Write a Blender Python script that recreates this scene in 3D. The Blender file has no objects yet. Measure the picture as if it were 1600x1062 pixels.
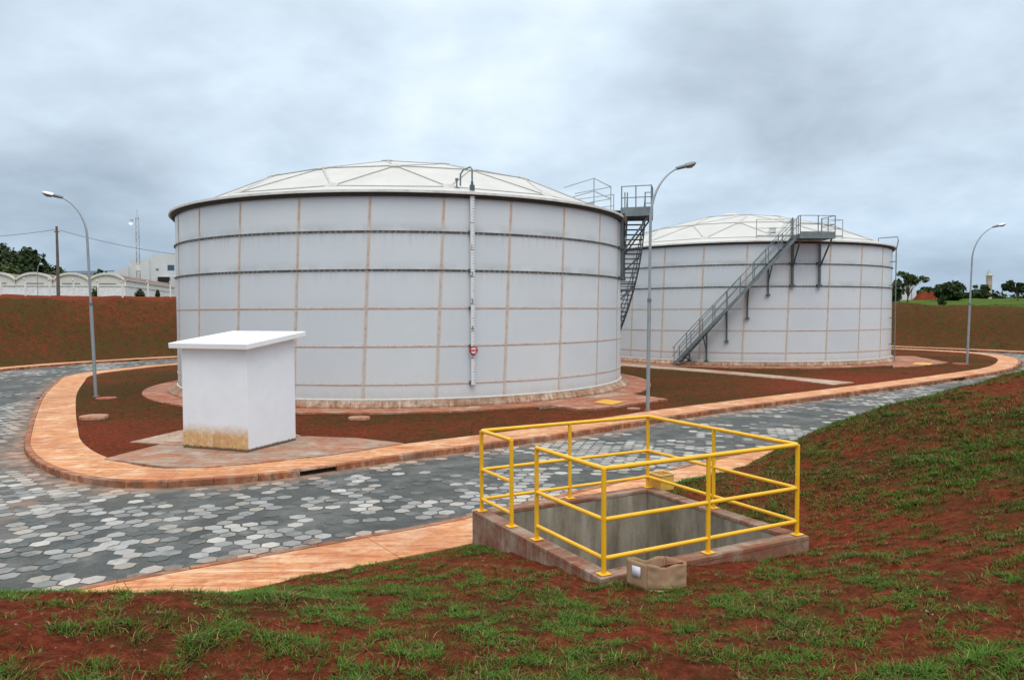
import bpy, bmesh, math, random
import numpy as np
from mathutils import Vector, Matrix
random.seed(7); RNG = np.random.default_rng(7)
R_ = math.radians; PI = math.pi
sc = bpy.context.scene; COL = sc.collection

# ---------------------------------------------------------------- camera
F, PITCH, ROLL, EYE = 1183.6, 0.0372, -0.0036, 3.5
_cp, _sp = math.cos(PITCH), math.sin(PITCH)
FW = Vector((0, _cp, -_sp)); _rt = Vector((1, 0, 0)); _dn = Vector((0, -_sp, -_cp))
RT = _rt * math.cos(ROLL) - _dn * math.sin(ROLL)
DN = _rt * math.sin(ROLL) + _dn * math.cos(ROLL)
cd = bpy.data.cameras.new('camera'); cam = bpy.data.objects.new('camera', cd); COL.objects.link(cam)
cd.sensor_width = 36; cd.lens = F / 1600 * 36; cd.clip_end = 5000; cd.clip_start = 0.05
_u = -DN; _b = -FW
cam.matrix_world = Matrix(((RT.x, _u.x, _b.x, 0), (RT.y, _u.y, _b.y, 0), (RT.z, _u.z, _b.z, EYE), (0, 0, 0, 1)))
sc.camera = cam
sc.view_settings.view_transform = 'Standard'; sc.view_settings.look = 'None'
sc.view_settings.exposure = 0.0; sc.view_settings.gamma = 1.0

def ray(px, py): return FW + RT * ((px - 800) / F) + DN * ((py - 531) / F)
def at(px, py, z=0.0):                     # ground position seen at a pixel, on the level z
    d = ray(px, py); return Vector((0, 0, EYE)) + d * ((z - EYE) / d.z)
def atY(px, py, Y):                        # position at a known distance
    d = ray(px, py); return Vector((0, 0, EYE)) + d * (Y / d.y)

# ---------------------------------------------------------------- world and sun
SUN_EL, SUN_AZ = R_(58), R_(160)           # high, behind the camera, behind the cloud
w = bpy.data.worlds.new('World'); sc.world = w; w.use_nodes = True
nt = w.node_tree; nt.nodes.clear()
def WN(t, **k):
    n = nt.nodes.new(t)
    for a, b in k.items(): setattr(n, a, b)
    return n
def wmath(op, a, b=None, c=None):
    n = WN('ShaderNodeMath', operation=op)
    for i, v in enumerate((a, b, c)):
        if v is None: continue
        if isinstance(v, (int, float)): n.inputs[i].default_value = v
        else: nt.links.new(v, n.inputs[i])
    return n.outputs[0]
def wmix(f, a, b, bt='MIX'):
    n = WN('ShaderNodeMix', data_type='RGBA', blend_type=bt)
    for i, v in ((0, f), (6, a), (7, b)):
        if isinstance(v, (int, float)): n.inputs[i].default_value = v
        elif isinstance(v, tuple): n.inputs[i].default_value = v
        else: nt.links.new(v, n.inputs[i])
    return n.outputs[2]
sky = WN('ShaderNodeTexSky', sky_type='NISHITA', sun_disc=False)
sky.sun_elevation = SUN_EL; sky.sun_rotation = SUN_AZ; sky.air_density = 1.0; sky.dust_density = 2.0
tc = WN('ShaderNodeTexCoord'); sep = WN('ShaderNodeSeparateXYZ'); nt.links.new(tc.outputs['Generated'], sep.inputs[0])
dx, dy, dz = sep.outputs
zz = wmath('ADD', wmath('MAXIMUM', dz, 0.0), 0.34)
cx_ = WN('ShaderNodeCombineXYZ')
nt.links.new(wmath('DIVIDE', dx, zz), cx_.inputs[0]); nt.links.new(wmath('DIVIDE', dy, zz), cx_.inputs[1])
def wnoise(scale, detail, rough, off, dist=0.0, vec=None):
    m = WN('ShaderNodeMapping'); nt.links.new(vec or cx_.outputs[0], m.inputs[0]); m.inputs['Location'].default_value = off
    n = WN('ShaderNodeTexNoise'); nt.links.new(m.outputs[0], n.inputs['Vector'])
    n.inputs['Scale'].default_value = scale; n.inputs['Detail'].default_value = detail
    n.inputs['Roughness'].default_value = rough; n.inputs['Distortion'].default_value = dist
    return n.outputs[0]
n1 = wnoise(1.15, 5, 0.52, (3.1, 0.4, 0), 0.25)
n2 = wnoise(3.2, 5, 0.55, (11.0, 7.0, 0), 0.2)
n3 = wnoise(7.0, 4, 0.6, (2.0, 5.0, 0), 0.4)
nn = wmath('ADD', wmath('ADD', wmath('MULTIPLY', n1, 0.60), wmath('MULTIPLY', n2, 0.30)), wmath('MULTIPLY', n3, 0.10))
# soft masses of cloud, placed by direction
def blob(px, py, size, amt):
    d = ray(px, py).normalized()
    vd = WN('ShaderNodeVectorMath', operation='DOT_PRODUCT'); nt.links.new(tc.outputs['Generated'], vd.inputs[0]); vd.inputs[1].default_value = d
    e = wmath('DIVIDE', wmath('SUBTRACT', vd.outputs['Value'], 1.0), (1 - math.cos(math.atan(size / F))))
    return wmath('MULTIPLY', wmath('EXPONENT', e), amt)
for b in ((760, 60, 260, .03), (930, 120, 130, .05), (860, 190, 110, .09), (250, 60, 260, .05), (1150, 60, 190, -.06), (420, 190, 160, -.04), (1130, 250, 90, .05),
          (1480, 270, 160, .045), (1340, 140, 160, -.02), (120, 300, 170, -.06), (1500, 420, 130, -.03), (560, 250, 120, .03), (1250, 330, 90, .02), (80, 130, 120, .03), (1560, 60, 120, .03), (980, 280, 110, .07), (40, 380, 160, -.07), (200, 420, 120, -.05), (1440, 420, 120, -.05), (1230, 200, 60, -.03)):
    nn = wmath('ADD', nn, blob(*b))
cr = WN('ShaderNodeValToRGB'); nt.links.new(nn, cr.inputs[0])
el = cr.color_ramp.elements
el[0].position = 0.30; el[0].color = (.350, .435, .525, 1)
el[1].position = 0.74; el[1].color = (.86, .95, 1.0, 1)
for p, c in ((.42, (.47, .56, .655, 1)), (.52, (.575, .69, .80, 1)), (.62, (.70, .815, .92, 1))):
    e = el.new(p); e.color = c
# darker and bluer towards the horizon, brighter overhead (overcast sky)
low = wmath('POWER', wmath('SUBTRACT', 1.0, wmath('MINIMUM', wmath('MULTIPLY', wmath('MAXIMUM', dz, 0.0), 4.2), 1.0)), 1.5)
cl = wmix(low, cr.outputs[0], wmix(1.0, cr.outputs[0], (.76, .84, .92, 1), 'MULTIPLY'))
up = wmath('ADD', 1.0, wmath('MULTIPLY', wmath('POWER', wmath('MAXIMUM', wmath('SUBTRACT', dz, .36), 0.0), 0.8), 1.55))
cl = wmix(wmath('MINIMUM', wmath('MULTIPLY', wmath('MAXIMUM', wmath('SUBTRACT', dz, .34), 0.0), 3.0), 1.0), cl, (.80, .81, .81, 1))
sc_ = WN('ShaderNodeVectorMath', operation='SCALE'); nt.links.new(cl, sc_.inputs[0]); nt.links.new(wmath('MULTIPLY', up, 11.9), sc_.inputs['Scale'])
full = wmix(0.94, sky.outputs[0], sc_.outputs[0])
bg = WN('ShaderNodeBackground'); bg.inputs['Strength'].default_value = 0.1
nt.links.new(full, bg.inputs['Color'])
wo = WN('ShaderNodeOutputWorld'); nt.links.new(bg.outputs[0], wo.inputs[0])
sd = bpy.data.lights.new('sun', 'SUN'); sd.energy = 1.1; sd.angle = R_(30); sd.color = (1, .965, .92)
so = bpy.data.objects.new('sun', sd); COL.objects.link(so)
sun_dir = Vector((math.sin(SUN_AZ) * math.cos(SUN_EL), math.cos(SUN_AZ) * math.cos(SUN_EL), math.sin(SUN_EL)))
so.rotation_euler = sun_dir.to_track_quat('Z', 'Y').to_euler()

# ---------------------------------------------------------------- object helpers
def tag(o, label=None, cat=None, group=None, kind=None):
    if label: o['label'] = label
    if cat: o['category'] = cat
    if group: o['group'] = group
    if kind: o['kind'] = kind
    return o
def empty(name, loc=(0, 0, 0), rz=0, label=None, cat=None, group=None):
    o = bpy.data.objects.new(name, None); COL.objects.link(o); o.empty_display_size = .2
    o.location = loc; o.rotation_euler = (0, 0, rz)
    return tag(o, label, cat, group)
def copy_tree(o, parent=None):
    c = o.copy(); COL.objects.link(c)
    if parent: c.parent = parent
    for ch in list(o.children): copy_tree(ch, c)
    return c

class MB:
    def __init__(s): s.v = []; s.f = []
    def add(s, vs, fs):
        n = len(s.v); s.v += [tuple(v) for v in vs]; s.f += [tuple(i + n for i in f) for f in fs]; return s
    def box(s, c, size, rz=0, M=None):
        x, y, z = (a / 2 for a in size); vs = []
        for i in (-1, 1):
            for j in (-1, 1):
                for k in (-1, 1):
                    p = Vector((i * x, j * y, k * z))
                    if M is not None: p = M @ p
                    elif rz: p = Matrix.Rotation(rz, 3, 'Z') @ p
                    vs.append(p + Vector(c))
        return s.add(vs, [(0, 1, 3, 2), (4, 6, 7, 5), (0, 4, 5, 1), (2, 3, 7, 6), (0, 2, 6, 4), (1, 5, 7, 3)])
    def tube(s, pts, r, n=8, cap=True):
        pts = [Vector(p) for p in pts]; rs = r if isinstance(r, (list, tuple)) else [r] * len(pts)
        rings = []; up = None
        for i, p in enumerate(pts):
            t = (pts[min(i + 1, len(pts) - 1)] - pts[max(i - 1, 0)]).normalized()
            if up is None:
                up = Vector((0, 0, 1)) if abs(t.z) < .9 else Vector((1, 0, 0))
            a = t.cross(up).normalized(); b = a.cross(t).normalized(); up = b
            rings.append([p + (a * math.cos(2 * PI * k / n) + b * math.sin(2 * PI * k / n)) * rs[i] for k in range(n)])
        base = len(s.v)
        for rg in rings: s.v += [tuple(q) for q in rg]
        for i in range(len(rings) - 1):
            for k in range(n):
                a0 = base + i * n + k; a1 = base + i * n + (k + 1) % n
                s.f.append((a0, a1, a1 + n, a0 + n))
        if cap:
            s.f.append(tuple(base + k for k in range(n))[::-1]); s.f.append(tuple(base + (len(rings) - 1) * n + k for k in range(n)))
        return s
    def bar(s, a, b, w, h, n=0):             # rectangular bar
        a = Vector(a); b = Vector(b); t = (b - a); L = t.length; t.normalize()
        up = Vector((0, 0, 1)) if abs(t.z) < .95 else Vector((0, 1, 0))
        x = t.cross(up).normalized(); y = x.cross(t).normalized()
        M = Matrix((x, t, y)).transposed()
        return s.box((a + b) / 2, (w, L, h), M=M)
    def prism(s, poly, z0, z1):
        n = len(poly); vs = [(p[0], p[1], z0) for p in poly] + [(p[0], p[1], z1) for p in poly]
        fs = [tuple(range(n))[::-1], tuple(range(n, 2 * n))] + [(i, (i + 1) % n, n + (i + 1) % n, n + i) for i in range(n)]
        return s.add(vs, fs)
    def lathe(s, prof, n=96, closed=False, a0=0.0, a1=2 * PI):
        full = abs(a1 - a0 - 2 * PI) < 1e-6; m = n if full else n + 1; base = len(s.v); k = len(prof)
        for i in range(m):
            a = a0 + (a1 - a0) * i / n
            for r, z in prof: s.v.append((r * math.cos(a), r * math.sin(a), z))
        for i in range(n):
            j = (i + 1) % m
            for q in range(k if closed else k - 1):
                q2 = (q + 1) % k
                s.f.append((base + i * k + q, base + j * k + q, base + j * k + q2, base + i * k + q2))
        return s
    def build(s, name, m, parent=None, loc=None, smooth=False, bevel=0):
        me = bpy.data.meshes.new(name); me.from_pydata(s.v, [], s.f); me.update()
        if m: me.materials.append(m)
        o = bpy.data.objects.new(name, me); COL.objects.link(o)
        if parent: o.parent = parent
        if loc: o.location = loc
        bm = bmesh.new(); bm.from_mesh(me); bmesh.ops.recalc_face_normals(bm, faces=bm.faces); bm.to_mesh(me); bm.free()
        if smooth: smooth_it(me, smooth if isinstance(smooth, (int, float)) and smooth is not True else 40)
        if bevel:
            b = o.modifiers.new('bevel', 'BEVEL'); b.width = bevel; b.segments = 2; b.limit_method = 'ANGLE'
        return o
def smooth_it(me, ang=40):
    me.polygons.foreach_set('use_smooth', [True] * len(me.polygons))
    try: me.set_sharp_from_angle(angle=R_(ang))
    except Exception: pass

# ---------------------------------------------------------------- material helpers
class Mt:
    def __init__(s, name, rough=.6, metal=0, spec=.5):
        s.m = bpy.data.materials.new(name); s.m.use_nodes = True; s.t = s.m.node_tree
        s.b = s.t.nodes['Principled BSDF']; s.b.inputs['Roughness'].default_value = rough
        s.b.inputs['Metallic'].default_value = metal; s.b.inputs['Specular IOR Level'].default_value = spec
        s.tc = s.t.nodes.new('ShaderNodeTexCoord'); s.obj = s.tc.outputs['Object']
    def put(s, inp, v):
        if v is None: return
        if hasattr(v, 'is_output') or isinstance(v, bpy.types.NodeSocket): s.t.links.new(v, inp)
        elif isinstance(v, (int, float)): inp.default_value = v
        else: inp.default_value = tuple(v) + ((1,) if len(v) == 3 and inp.type == 'RGBA' else ())
    def noise(s, scale, detail=4, rough=.55, dist=0, sc=None, off=None, vec=None):
        v = vec or s.obj
        if sc or off:
            mp = s.t.nodes.new('ShaderNodeMapping'); s.t.links.new(v, mp.inputs[0])
            if sc: mp.inputs['Scale'].default_value = sc
            if off: mp.inputs['Location'].default_value = off
            v = mp.outputs[0]
        n = s.t.nodes.new('ShaderNodeTexNoise'); s.t.links.new(v, n.inputs['Vector'])
        n.inputs['Scale'].default_value = scale; n.inputs['Detail'].default_value = detail
        n.inputs['Roughness'].default_value = rough; n.inputs['Distortion'].default_value = dist
        return n.outputs[0]
    def vor(s, scale, feat='F1', out='Distance', sc=None, rnd=1.0):
        v = s.obj
        if sc:
            mp = s.t.nodes.new('ShaderNodeMapping'); s.t.links.new(v, mp.inputs[0]); mp.inputs['Scale'].default_value = sc; v = mp.outputs[0]
        n = s.t.nodes.new('ShaderNodeTexVoronoi'); n.feature = feat; s.t.links.new(v, n.inputs['Vector'])
        n.inputs['Scale'].default_value = scale; n.inputs['Randomness'].default_value = rnd
        return n.outputs[out]
    def ramp(s, fac, stops):
        n = s.t.nodes.new('ShaderNodeValToRGB'); s.t.links.new(fac, n.inputs[0]); e = n.color_ramp.elements
        while len(e) < len(stops): e.new(.5)
        for i, (p, c) in enumerate(stops):
            e[i].position = p; e[i].color = (c, c, c, 1) if isinstance(c, (int, float)) else tuple(c) + (1,)
        return n.outputs[0]
    def rng(s, fac, a, b, lo=0.0, hi=1.0):
        n = s.t.nodes.new('ShaderNodeMapRange'); s.t.links.new(fac, n.inputs[0]); n.clamp = True
        for i, v in enumerate((a, b, lo, hi)): n.inputs[i + 1].default_value = v
        return n.outputs[0]
    def mix(s, f, a, b, bt='MIX'):
        n = s.t.nodes.new('ShaderNodeMix'); n.data_type = 'RGBA'; n.blend_type = bt
        s.put(n.inputs[0], f); s.put(n.inputs[6], a); s.put(n.inputs[7], b); return n.outputs[2]
    def math(s, op, a, b=None, c=None):
        n = s.t.nodes.new('ShaderNodeMath'); n.operation = op
        for i, v in enumerate((a, b, c)): s.put(n.inputs[i], v)
        return n.outputs[0]
    def xyz(s, vec=None):
        n = s.t.nodes.new('ShaderNodeSeparateXYZ'); s.t.links.new(vec or s.obj, n.inputs[0]); return n.outputs
    def comb(s, x, y, z):
        n = s.t.nodes.new('ShaderNodeCombineXYZ'); s.put(n.inputs[0], x); s.put(n.inputs[1], y); s.put(n.inputs[2], z); return n.outputs[0]
    def attr(s, name, out='Fac'):
        n = s.t.nodes.new('ShaderNodeAttribute'); n.attribute_name = name; return n.outputs[out]
    def rand(s):
        return s.t.nodes.new('ShaderNodeObjectInfo').outputs['Random']
    def bump(s, h, strength=.3, dist=.02):
        n = s.t.nodes.new('ShaderNodeBump'); n.inputs['Strength'].default_value = strength; n.inputs['Distance'].default_value = dist
        s.t.links.new(h, n.inputs['Height']); s.t.links.new(n.outputs[0], s.b.inputs['Normal']); return s
    def col(s, c): s.put(s.b.inputs['Base Color'], c); return s
    def rough(s, v): s.put(s.b.inputs['Roughness'], v); return s

def simple(name, c, rough=.6, metal=0, var=.12, scale=6, bump=0, dirt=None, dscale=2.5):
    m = Mt(name, rough, metal)
    d = tuple(x * (1 - var) for x in c); l = tuple(min(x * (1 + var), 1) for x in c)
    k = m.ramp(m.noise(scale, 5, .6), [(.3, d), (.7, l)])
    if dirt: k = m.mix(m.rng(m.noise(dscale, 6, .65, off=(5, 3, 1)), .5, .72, 0, .8), k, dirt)
    m.col(k)
    if bump: m.bump(m.noise(scale * 5, 4, .6), bump, .01)
    return m.m

M = {}
M['galv'] = simple('galvanised steel', (.18, .215, .225), .5, .35, .18, 4)
M['steel_dark'] = simple('weathered steel', (.095, .12, .125), .55, .3, .2, 3)
M['steel_light'] = simple('roof rail steel', (.36, .39, .39), .5, .2, .15, 3)
M['pole'] = simple('lamp post paint', (.30, .34, .36), .45, .3, .12, 2)
M['lamp_body'] = simple('lamp housing', (.16, .18, .19), .45, .4, .15, 5)
M['lamp_white'] = simple('lamp cover', (.70, .74, .78), .25, .1, .05, 5)
M['glass'] = simple('lamp glass', (.22, .17, .13), .12, 0, .15, 8)
M['white_post'] = simple('white painted concrete', (.72, .71, .68), .8, 0, .08, 3, 0, (.45, .35, .28))
M['wood'] = simple('weathered wood pole', (.13, .10, .08), .85, 0, .3, 3)
M['wire'] = simple('wire', (.05, .05, .055), .6, 0, .1, 3)
M['hatch_yellow'] = simple('yellow cover', (.72, .38, .03), .55, 0, .08, 3, .1, (.42, .16, .06))

# yellow rail paint: enamel with a little red dust
m = Mt('yellow enamel', .38)
c = m.ramp(m.noise(5, 4), [(.3, (.80, .42, .012)), (.7, (.88, .49, .018))])
c = m.mix(m.rng(m.noise(9, 6, .7, off=(2, 2, 2)), .58, .72, 0, .45), c, (.42, .15, .05))
m.col(c).bump(m.noise(60, 3), .08, .004); M['yellow'] = m.m

# soil and grass on the ground sheet: 'grass' says how much grows there, 'zone' picks field grass
m = Mt('red soil', 1.0, 0, .03)
ob = m.obj
fine = m.noise(9, 8, .68); mid = m.noise(1.1, 6, .6); big = m.noise(.16, 4, .55)
soil = m.ramp(fine, [(.30, (.068, .0155, .0075)), (.5, (.172, .037, .018)), (.70, (.285, .074, .037))])
soil = m.mix(m.rng(m.noise(38, 6, .75, off=(6, 1, 3)), .50, .62, 0, .6), soil, (.050, .015, .009))
soil = m.mix(m.rng(mid, .42, .68, 0, .55), soil, m.ramp(fine, [(.3, (.130, .026, .013)), (.75, (.250, .058, .028))]))
soil = m.mix(m.rng(m.vor(26), .0, .12, .35, 0), soil, (.24, .09, .055))
gr = m.ramp(m.noise(14, 6, .7, off=(3, 1, 0)), [(.3, (.036, .016, .008)), (.5, (.066, .036, .015)), (.75, (.10, .066, .026))])
gr = m.mix(m.rng(m.noise(1.5, 8, .75, off=(8, 2, 6)), .48, .60, 0, .85), gr, m.ramp(m.noise(10, 6, .75), [(.3, (.017, .032, .007)), (.7, (.046, .080, .016))]))
gr = m.mix(m.rng(m.noise(2.6, 8, .8, off=(1, 9, 2)), .57, .66, 0, .45), gr, (.075, .020, .010))
g2 = m.math('ADD', m.attr('grass'), m.math('MULTIPLY', m.math('SUBTRACT', m.noise(2.2, 7, .72, off=(9, 4, 0)), .5), 1.5))
gm = m.rng(g2, .34, .76, 0, .86)
c = m.mix(gm, soil, gr)
field = m.ramp(m.noise(.12, 5, .6, sc=(1, 3, 1)), [(.35, (.040, .078, .011)), (.6, (.066, .125, .014)), (.8, (.12, .125, .028))])
field = m.mix(m.rng(m.noise(6, 5, .7), .4, .7, 0, .35), field, (.16, .13, .06))
c = m.mix(m.attr('zone'), c, field)
h = m.math('ADD', m.math('MULTIPLY', fine, .6), m.math('MULTIPLY', m.noise(32, 8, .75), .4))
m.col(c).bump(h, 1.0, .09); M['soil'] = m.m

# road: dark grit with exposed hexagonal stones
m = Mt('road grit', .8, 0, .3)
a = m.noise(2.2, 9, .72); b = m.noise(48, 5, .7)
c = m.ramp(a, [(.25, (.032, .036, .035)), (.5, (.057, .063, .061)), (.78, (.112, .117, .110))])
c = m.mix(m.rng(b, .5, .72, 0, .6), c, (.21, .215, .205))
c = m.mix(m.rng(m.noise(30, 6, .75, off=(4, 4, 4)), .56, .68, 0, .6), c, (.035, .038, .036))
c = m.mix(m.rng(m.noise(.7, 8, .72, off=(7, 7, 0)), .48, .64, 0, .7), c, (.165, .168, .158))
c = m.mix(m.rng(m.noise(.9, 7, .7, off=(1, 2, 0)), .50, .64, 0, .6), c, (.034, .038, .037))
du = m.math('MULTIPLY', m.attr('dust'), m.rng(m.noise(2.6, 6, .7, off=(1, 5, 0)), .36, .58))
c = m.mix(du, c, (.40, .235, .15))
c = m.mix(m.rng(m.noise(.9, 5, .65, off=(3, 8, 0)), .66, .74, 0, .5), c, (.30, .11, .07))
m.col(c).rough(m.rng(a, .3, .7, .62, .9)).bump(b, .5, .012); M['road'] = m.m
m = Mt('hexagonal paving stone', .75, 0, .35)
t = m.attr('tint', 'Color'); a = m.noise(4.5, 6, .65); b = m.noise(22, 5, .65)
c = m.mix(m.rng(b, .42, .76, 0, .4), t, (.17, .17, .16))
c = m.mix(m.rng(m.math('ADD', m.noise(2.8, 8, .75), m.math('MULTIPLY', m.attr('cover'), .50)), .52, .86), c, m.ramp(b, [(.3, (.055, .062, .060)), (.7, (.110, .118, .114))]))
c = m.mix(m.math('MULTIPLY', m.attr('dust'), m.rng(m.noise(3, 6, .7, off=(1, 5, 0)), .34, .6, 0, .85)), c, (.42, .25, .16))
m.col(c).bump(m.noise(50, 3), .2, .006); M['stone'] = m.m

# concrete coloured by washed red earth
def dusty(name, base, dust, red, amount=.5, tint=False, joints=0):
    m = Mt(name, .88, 0, .25)
    a = m.noise(.9, 7, .62); b = m.noise(7, 7, .68); d = m.noise(3.0, 6, .7, off=(4, 9, 2))
    c = m.ramp(b, [(.25, tuple(x * .72 for x in base)), (.7, tuple(x * 1.12 for x in base))])
    c = m.mix(m.rng(m.math('ADD', m.math('MULTIPLY', a, .6), m.math('MULTIPLY', d, .4)), .5 - amount * .35, .62 - amount * .25), c,
              m.ramp(b, [(.25, tuple(x * .68 for x in dust)), (.7, tuple(min(1, x * 1.12) for x in dust))]))
    c = m.mix(m.rng(d, .52, .66, 0, .75), c, red)
    rot = m.t.nodes.new('ShaderNodeMapping'); m.t.links.new(m.obj, rot.inputs[0]); rot.inputs['Rotation'].default_value = (0, 0, -R_(38)); rot.inputs['Scale'].default_value = (.5, 4.5, 1)
    sk_ = m.noise(1.6, 7, .7, vec=rot.outputs[0])
    c = m.mix(m.rng(sk_, .50, .60, 0, .65), c, tuple(x * .9 for x in red)); c = m.mix(m.rng(sk_, .47, .36, 0, .6), c, tuple(min(.75, x * 1.3 + .06) for x in base))
    c = m.mix(m.rng(m.noise(16, 6, .75, off=(2, 7, 1)), .60, .70, 0, .55), c, tuple(x * .42 for x in red))
    c = m.mix(m.rng(m.noise(1.6, 7, .68, off=(8, 1, 1)), .52, .66, 0, .7), c, tuple(min(.7, x * 1.25 + .05) for x in base))
    c = m.mix(m.rng(m.noise(.45, 4, .6, off=(2, 3, 9)), .5, .68, 0, .5), c, tuple(x * .8 for x in red))
    c = m.mix(m.rng(m.noise(34, 6, .8, off=(7, 3, 1)), .60, .68, 0, .5), c, tuple(x * .35 for x in red))
    if tint: c = m.mix(m.math('MAXIMUM', m.math('MULTIPLY', m.attr('tint'), .6), m.rng(m.noise(1.9, 5, .7, off=(6, 6, 6)), .54, .62, 0, .75)), c, m.mix(m.rng(b, .35, .7), (.075, .055, .038), (.17, .105, .065)))
    m.col(c).bump(m.noise(30, 5, .65), .4, .012); return m.m
M['walk'] = dusty('stained pavement concrete', (.55, .40, .265), (.62, .295, .135), (.40, .125, .055), .58)
M['kerb'] = dusty('stained kerb blocks', (.38, .25, .17), (.40, .150, .070), (.22, .065, .034), .62, True)
M['apron'] = dusty('red stained apron', (.36, .27, .20), (.40, .150, .078), (.30, .075, .036), .55)
M['pad'] = dusty('worn concrete pad', (.30, .27, .22), (.38, .20, .12), (.34, .10, .05), .30)
M['path'] = dusty('pale concrete path', (.40, .34, .26), (.42, .30, .21), (.34, .12, .07), .2)
M['footing'] = dusty('tank footing concrete', (.38, .31, .24), (.36, .20, .12), (.20, .09, .05), .35)
M['curb'] = dusty('pit curb concrete', (.29, .245, .19), (.26, .150, .095), (.25, .062, .030), .50)

m = Mt('pit wall concrete', .9, 0, .2)
x, y, z = m.xyz()
a = m.noise(2.6, 6, .6, sc=(1.6, 1.6, .35)); b = m.noise(18, 5, .6)
c = m.ramp(a, [(.3, (.15, .125, .09)), (.5, (.27, .235, .18)), (.72, (.40, .365, .30))])
c = m.mix(m.rng(b, .5, .8, 0, .3), c, (.09, .07, .05))
c = m.mix(m.rng(m.noise(5, 5, .7, sc=(3, 3, .25), off=(3, 3, 3)), .58, .72, 0, .5), c, (.16, .09, .05))
m.col(c).bump(b, .3, .01); M['pitwall'] = m.m

# white plastered hut: ochre stain rising from the foot of the left-front wall (face points to -x-y)
m = Mt('white plaster', .7, 0, .3)
x, y, z = m.xyz(); a = m.noise(2.5, 5, .6)
c = m.ramp(a, [(.3, (.72, .77, .82)), (.7, (.77, .82, .87))])
fr = m.rng(y, -.90, -.94)                # 1 on the front-left wall
st = m.math('ADD', z, m.math('MULTIPLY', m.noise(4, 7, .75, off=(1, 1, 1)), -.30))
c = m.mix(m.math('MULTIPLY', m.rng(st, .52, .20), m.math('ADD', m.math('MULTIPLY', fr, .86), .04)), c, m.ramp(m.noise(9, 6, .7), [(.3, (.42, .19, .035)), (.55, (.62, .36, .11)), (.75, (.72, .60, .42))]))
c = m.mix(m.rng(m.math('ADD', z, m.math('MULTIPLY', m.noise(11, 4, .6), -.1)), .04, .0), c, (.14, .095, .06))
c = m.mix(m.rng(m.vor(1.7), .035, .0, 0, .35), c, (.35, .35, .33))
m.col(c).bump(m.noise(30, 4), .12, .006); M['plaster'] = m.m
M['slab_white'] = simple('white roof slab', (.76, .79, .81), .55, 0, .04, 3, .05)

M['dome'] = None
m = Mt('dome panels', .5, 0, .4)
a = m.noise(.8, 6, .6); c = m.ramp(a, [(.3, (.455, .455, .43)), (.7, (.535, .53, .505))])
c = m.mix(m.rng(m.noise(3, 6, .7), .55, .8, 0, .35), c, (.44, .41, .35)); m.col(c); M['dome'] = m.m
M['dome_rim'] = simple('dome rim sheet', (.66, .65, .62), .45, 0, .08, 2, 0, (.42, .38, .32))
M['batten'] = simple('dome batten', (.43, .42, .39), .5, .1, .15, 2)
M['gutter'] = simple('painted eave gap shade', (.030, .036, .032), .7, 0, .3, 4)  # near-black colour standing in for the shade under the dome rim
M['cover'] = dusty('manhole lid concrete', (.42, .28, .20), (.44, .22, .13), (.30, .09, .05), .4)
M['lid_red'] = simple('red dusted lid', (.34, .10, .06), .9, 0, .2, 5)
M['dark'] = simple('dark cavity', (.018, .015, .013), .95, 0, .2, 5)

# ---------------------------------------------------------------- ground plan
ISL = [(-7.2, 15.7), (-5.1, 16.5), (-2.6, 18.6), (1.6, 21.8), (6.5, 26.2), (12, 30.5), (18.4, 35.5), (24.2, 40.2), (29.6, 45.0), (33.9, 50.4), (37.2, 56), (38.6, 61.5), (37.2, 67), (33, 72.5),
       (26, 77), (16, 78.5), (5, 75), (-5, 69.5), (-14, 63.5), (-20.5, 58), (-24, 51.8), (-25.3, 45.8), (-24.9, 42), (-23.2, 38.3), (-20.2, 32.4), (-16.8, 26.4), (-14.2, 22), (-12.9, 19.9), (-11.4, 18.0), (-9.9, 16.6), (-8.5, 15.8)]
# outer kerb: from the exit road (left front), up the far side, round the back, along the near side, out again
OUT = [(-18, -32), (-18, -15), (-18.3, -4), (-19, 4), (-20.5, 12), (-23, 19), (-26, 26.5), (-29.2, 34), (-31.5, 41), (-32.2, 47.4), (-31.2, 52.7), (-28.8, 57.2), (-25, 62.5), (-18, 69),
       (-8, 76), (4, 82), (16, 85.3), (27, 84), (34, 78), (38.2, 71.5), (42.2, 63.5), (42.8, 56), (40, 49.5), (35, 43), (29, 37.2), (22.6, 32), (16.5, 26.9), (11.4, 23.1), (6.9, 19.7), (3.5, 16.75), (-.68, 13.0),
       (-2.42, 11.75), (-3.74, 10.85), (-5.48, 9.65), (-7.6, 7.9), (-9.8, 5.2), (-11.4, 1.5), (-12.2, -5), (-12.5, -15), (-12.5, -32)]
def catmull(P, closed, step=.35):
    P = [np.array(p, float) for p in P]; n = len(P); out = []
    for i in range(n if closed else n - 1):
        g = (lambda k: P[k % n]) if closed else (lambda k: P[min(max(k, 0), n - 1)])
        p0, p1, p2, p3 = g(i - 1), g(i), g(i + 1), g(i + 2); m = max(2, int(np.linalg.norm(p2 - p1) / .25))
        for t in np.arange(m) / m:
            out.append(.5 * ((2 * p1) + (-p0 + p2) * t + (2 * p0 - 5 * p1 + 4 * p2 - p3) * t * t + (-p0 + 3 * p1 - 3 * p2 + p3) * t ** 3))
    if not closed: out.append(P[-1])
    out = np.array(out); q = np.vstack([out, out[:1]]) if closed else out
    L = np.r_[0, np.cumsum(np.hypot(*np.diff(q, axis=0).T))]; m = int(L[-1] / step)
    s = np.linspace(0, L[-1], m + 1)
    r = np.c_[np.interp(s, L, q[:, 0]), np.interp(s, L, q[:, 1])]
    return r[:-1] if closed else r
isl = catmull(ISL, True); outp = catmull(OUT, False)
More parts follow.
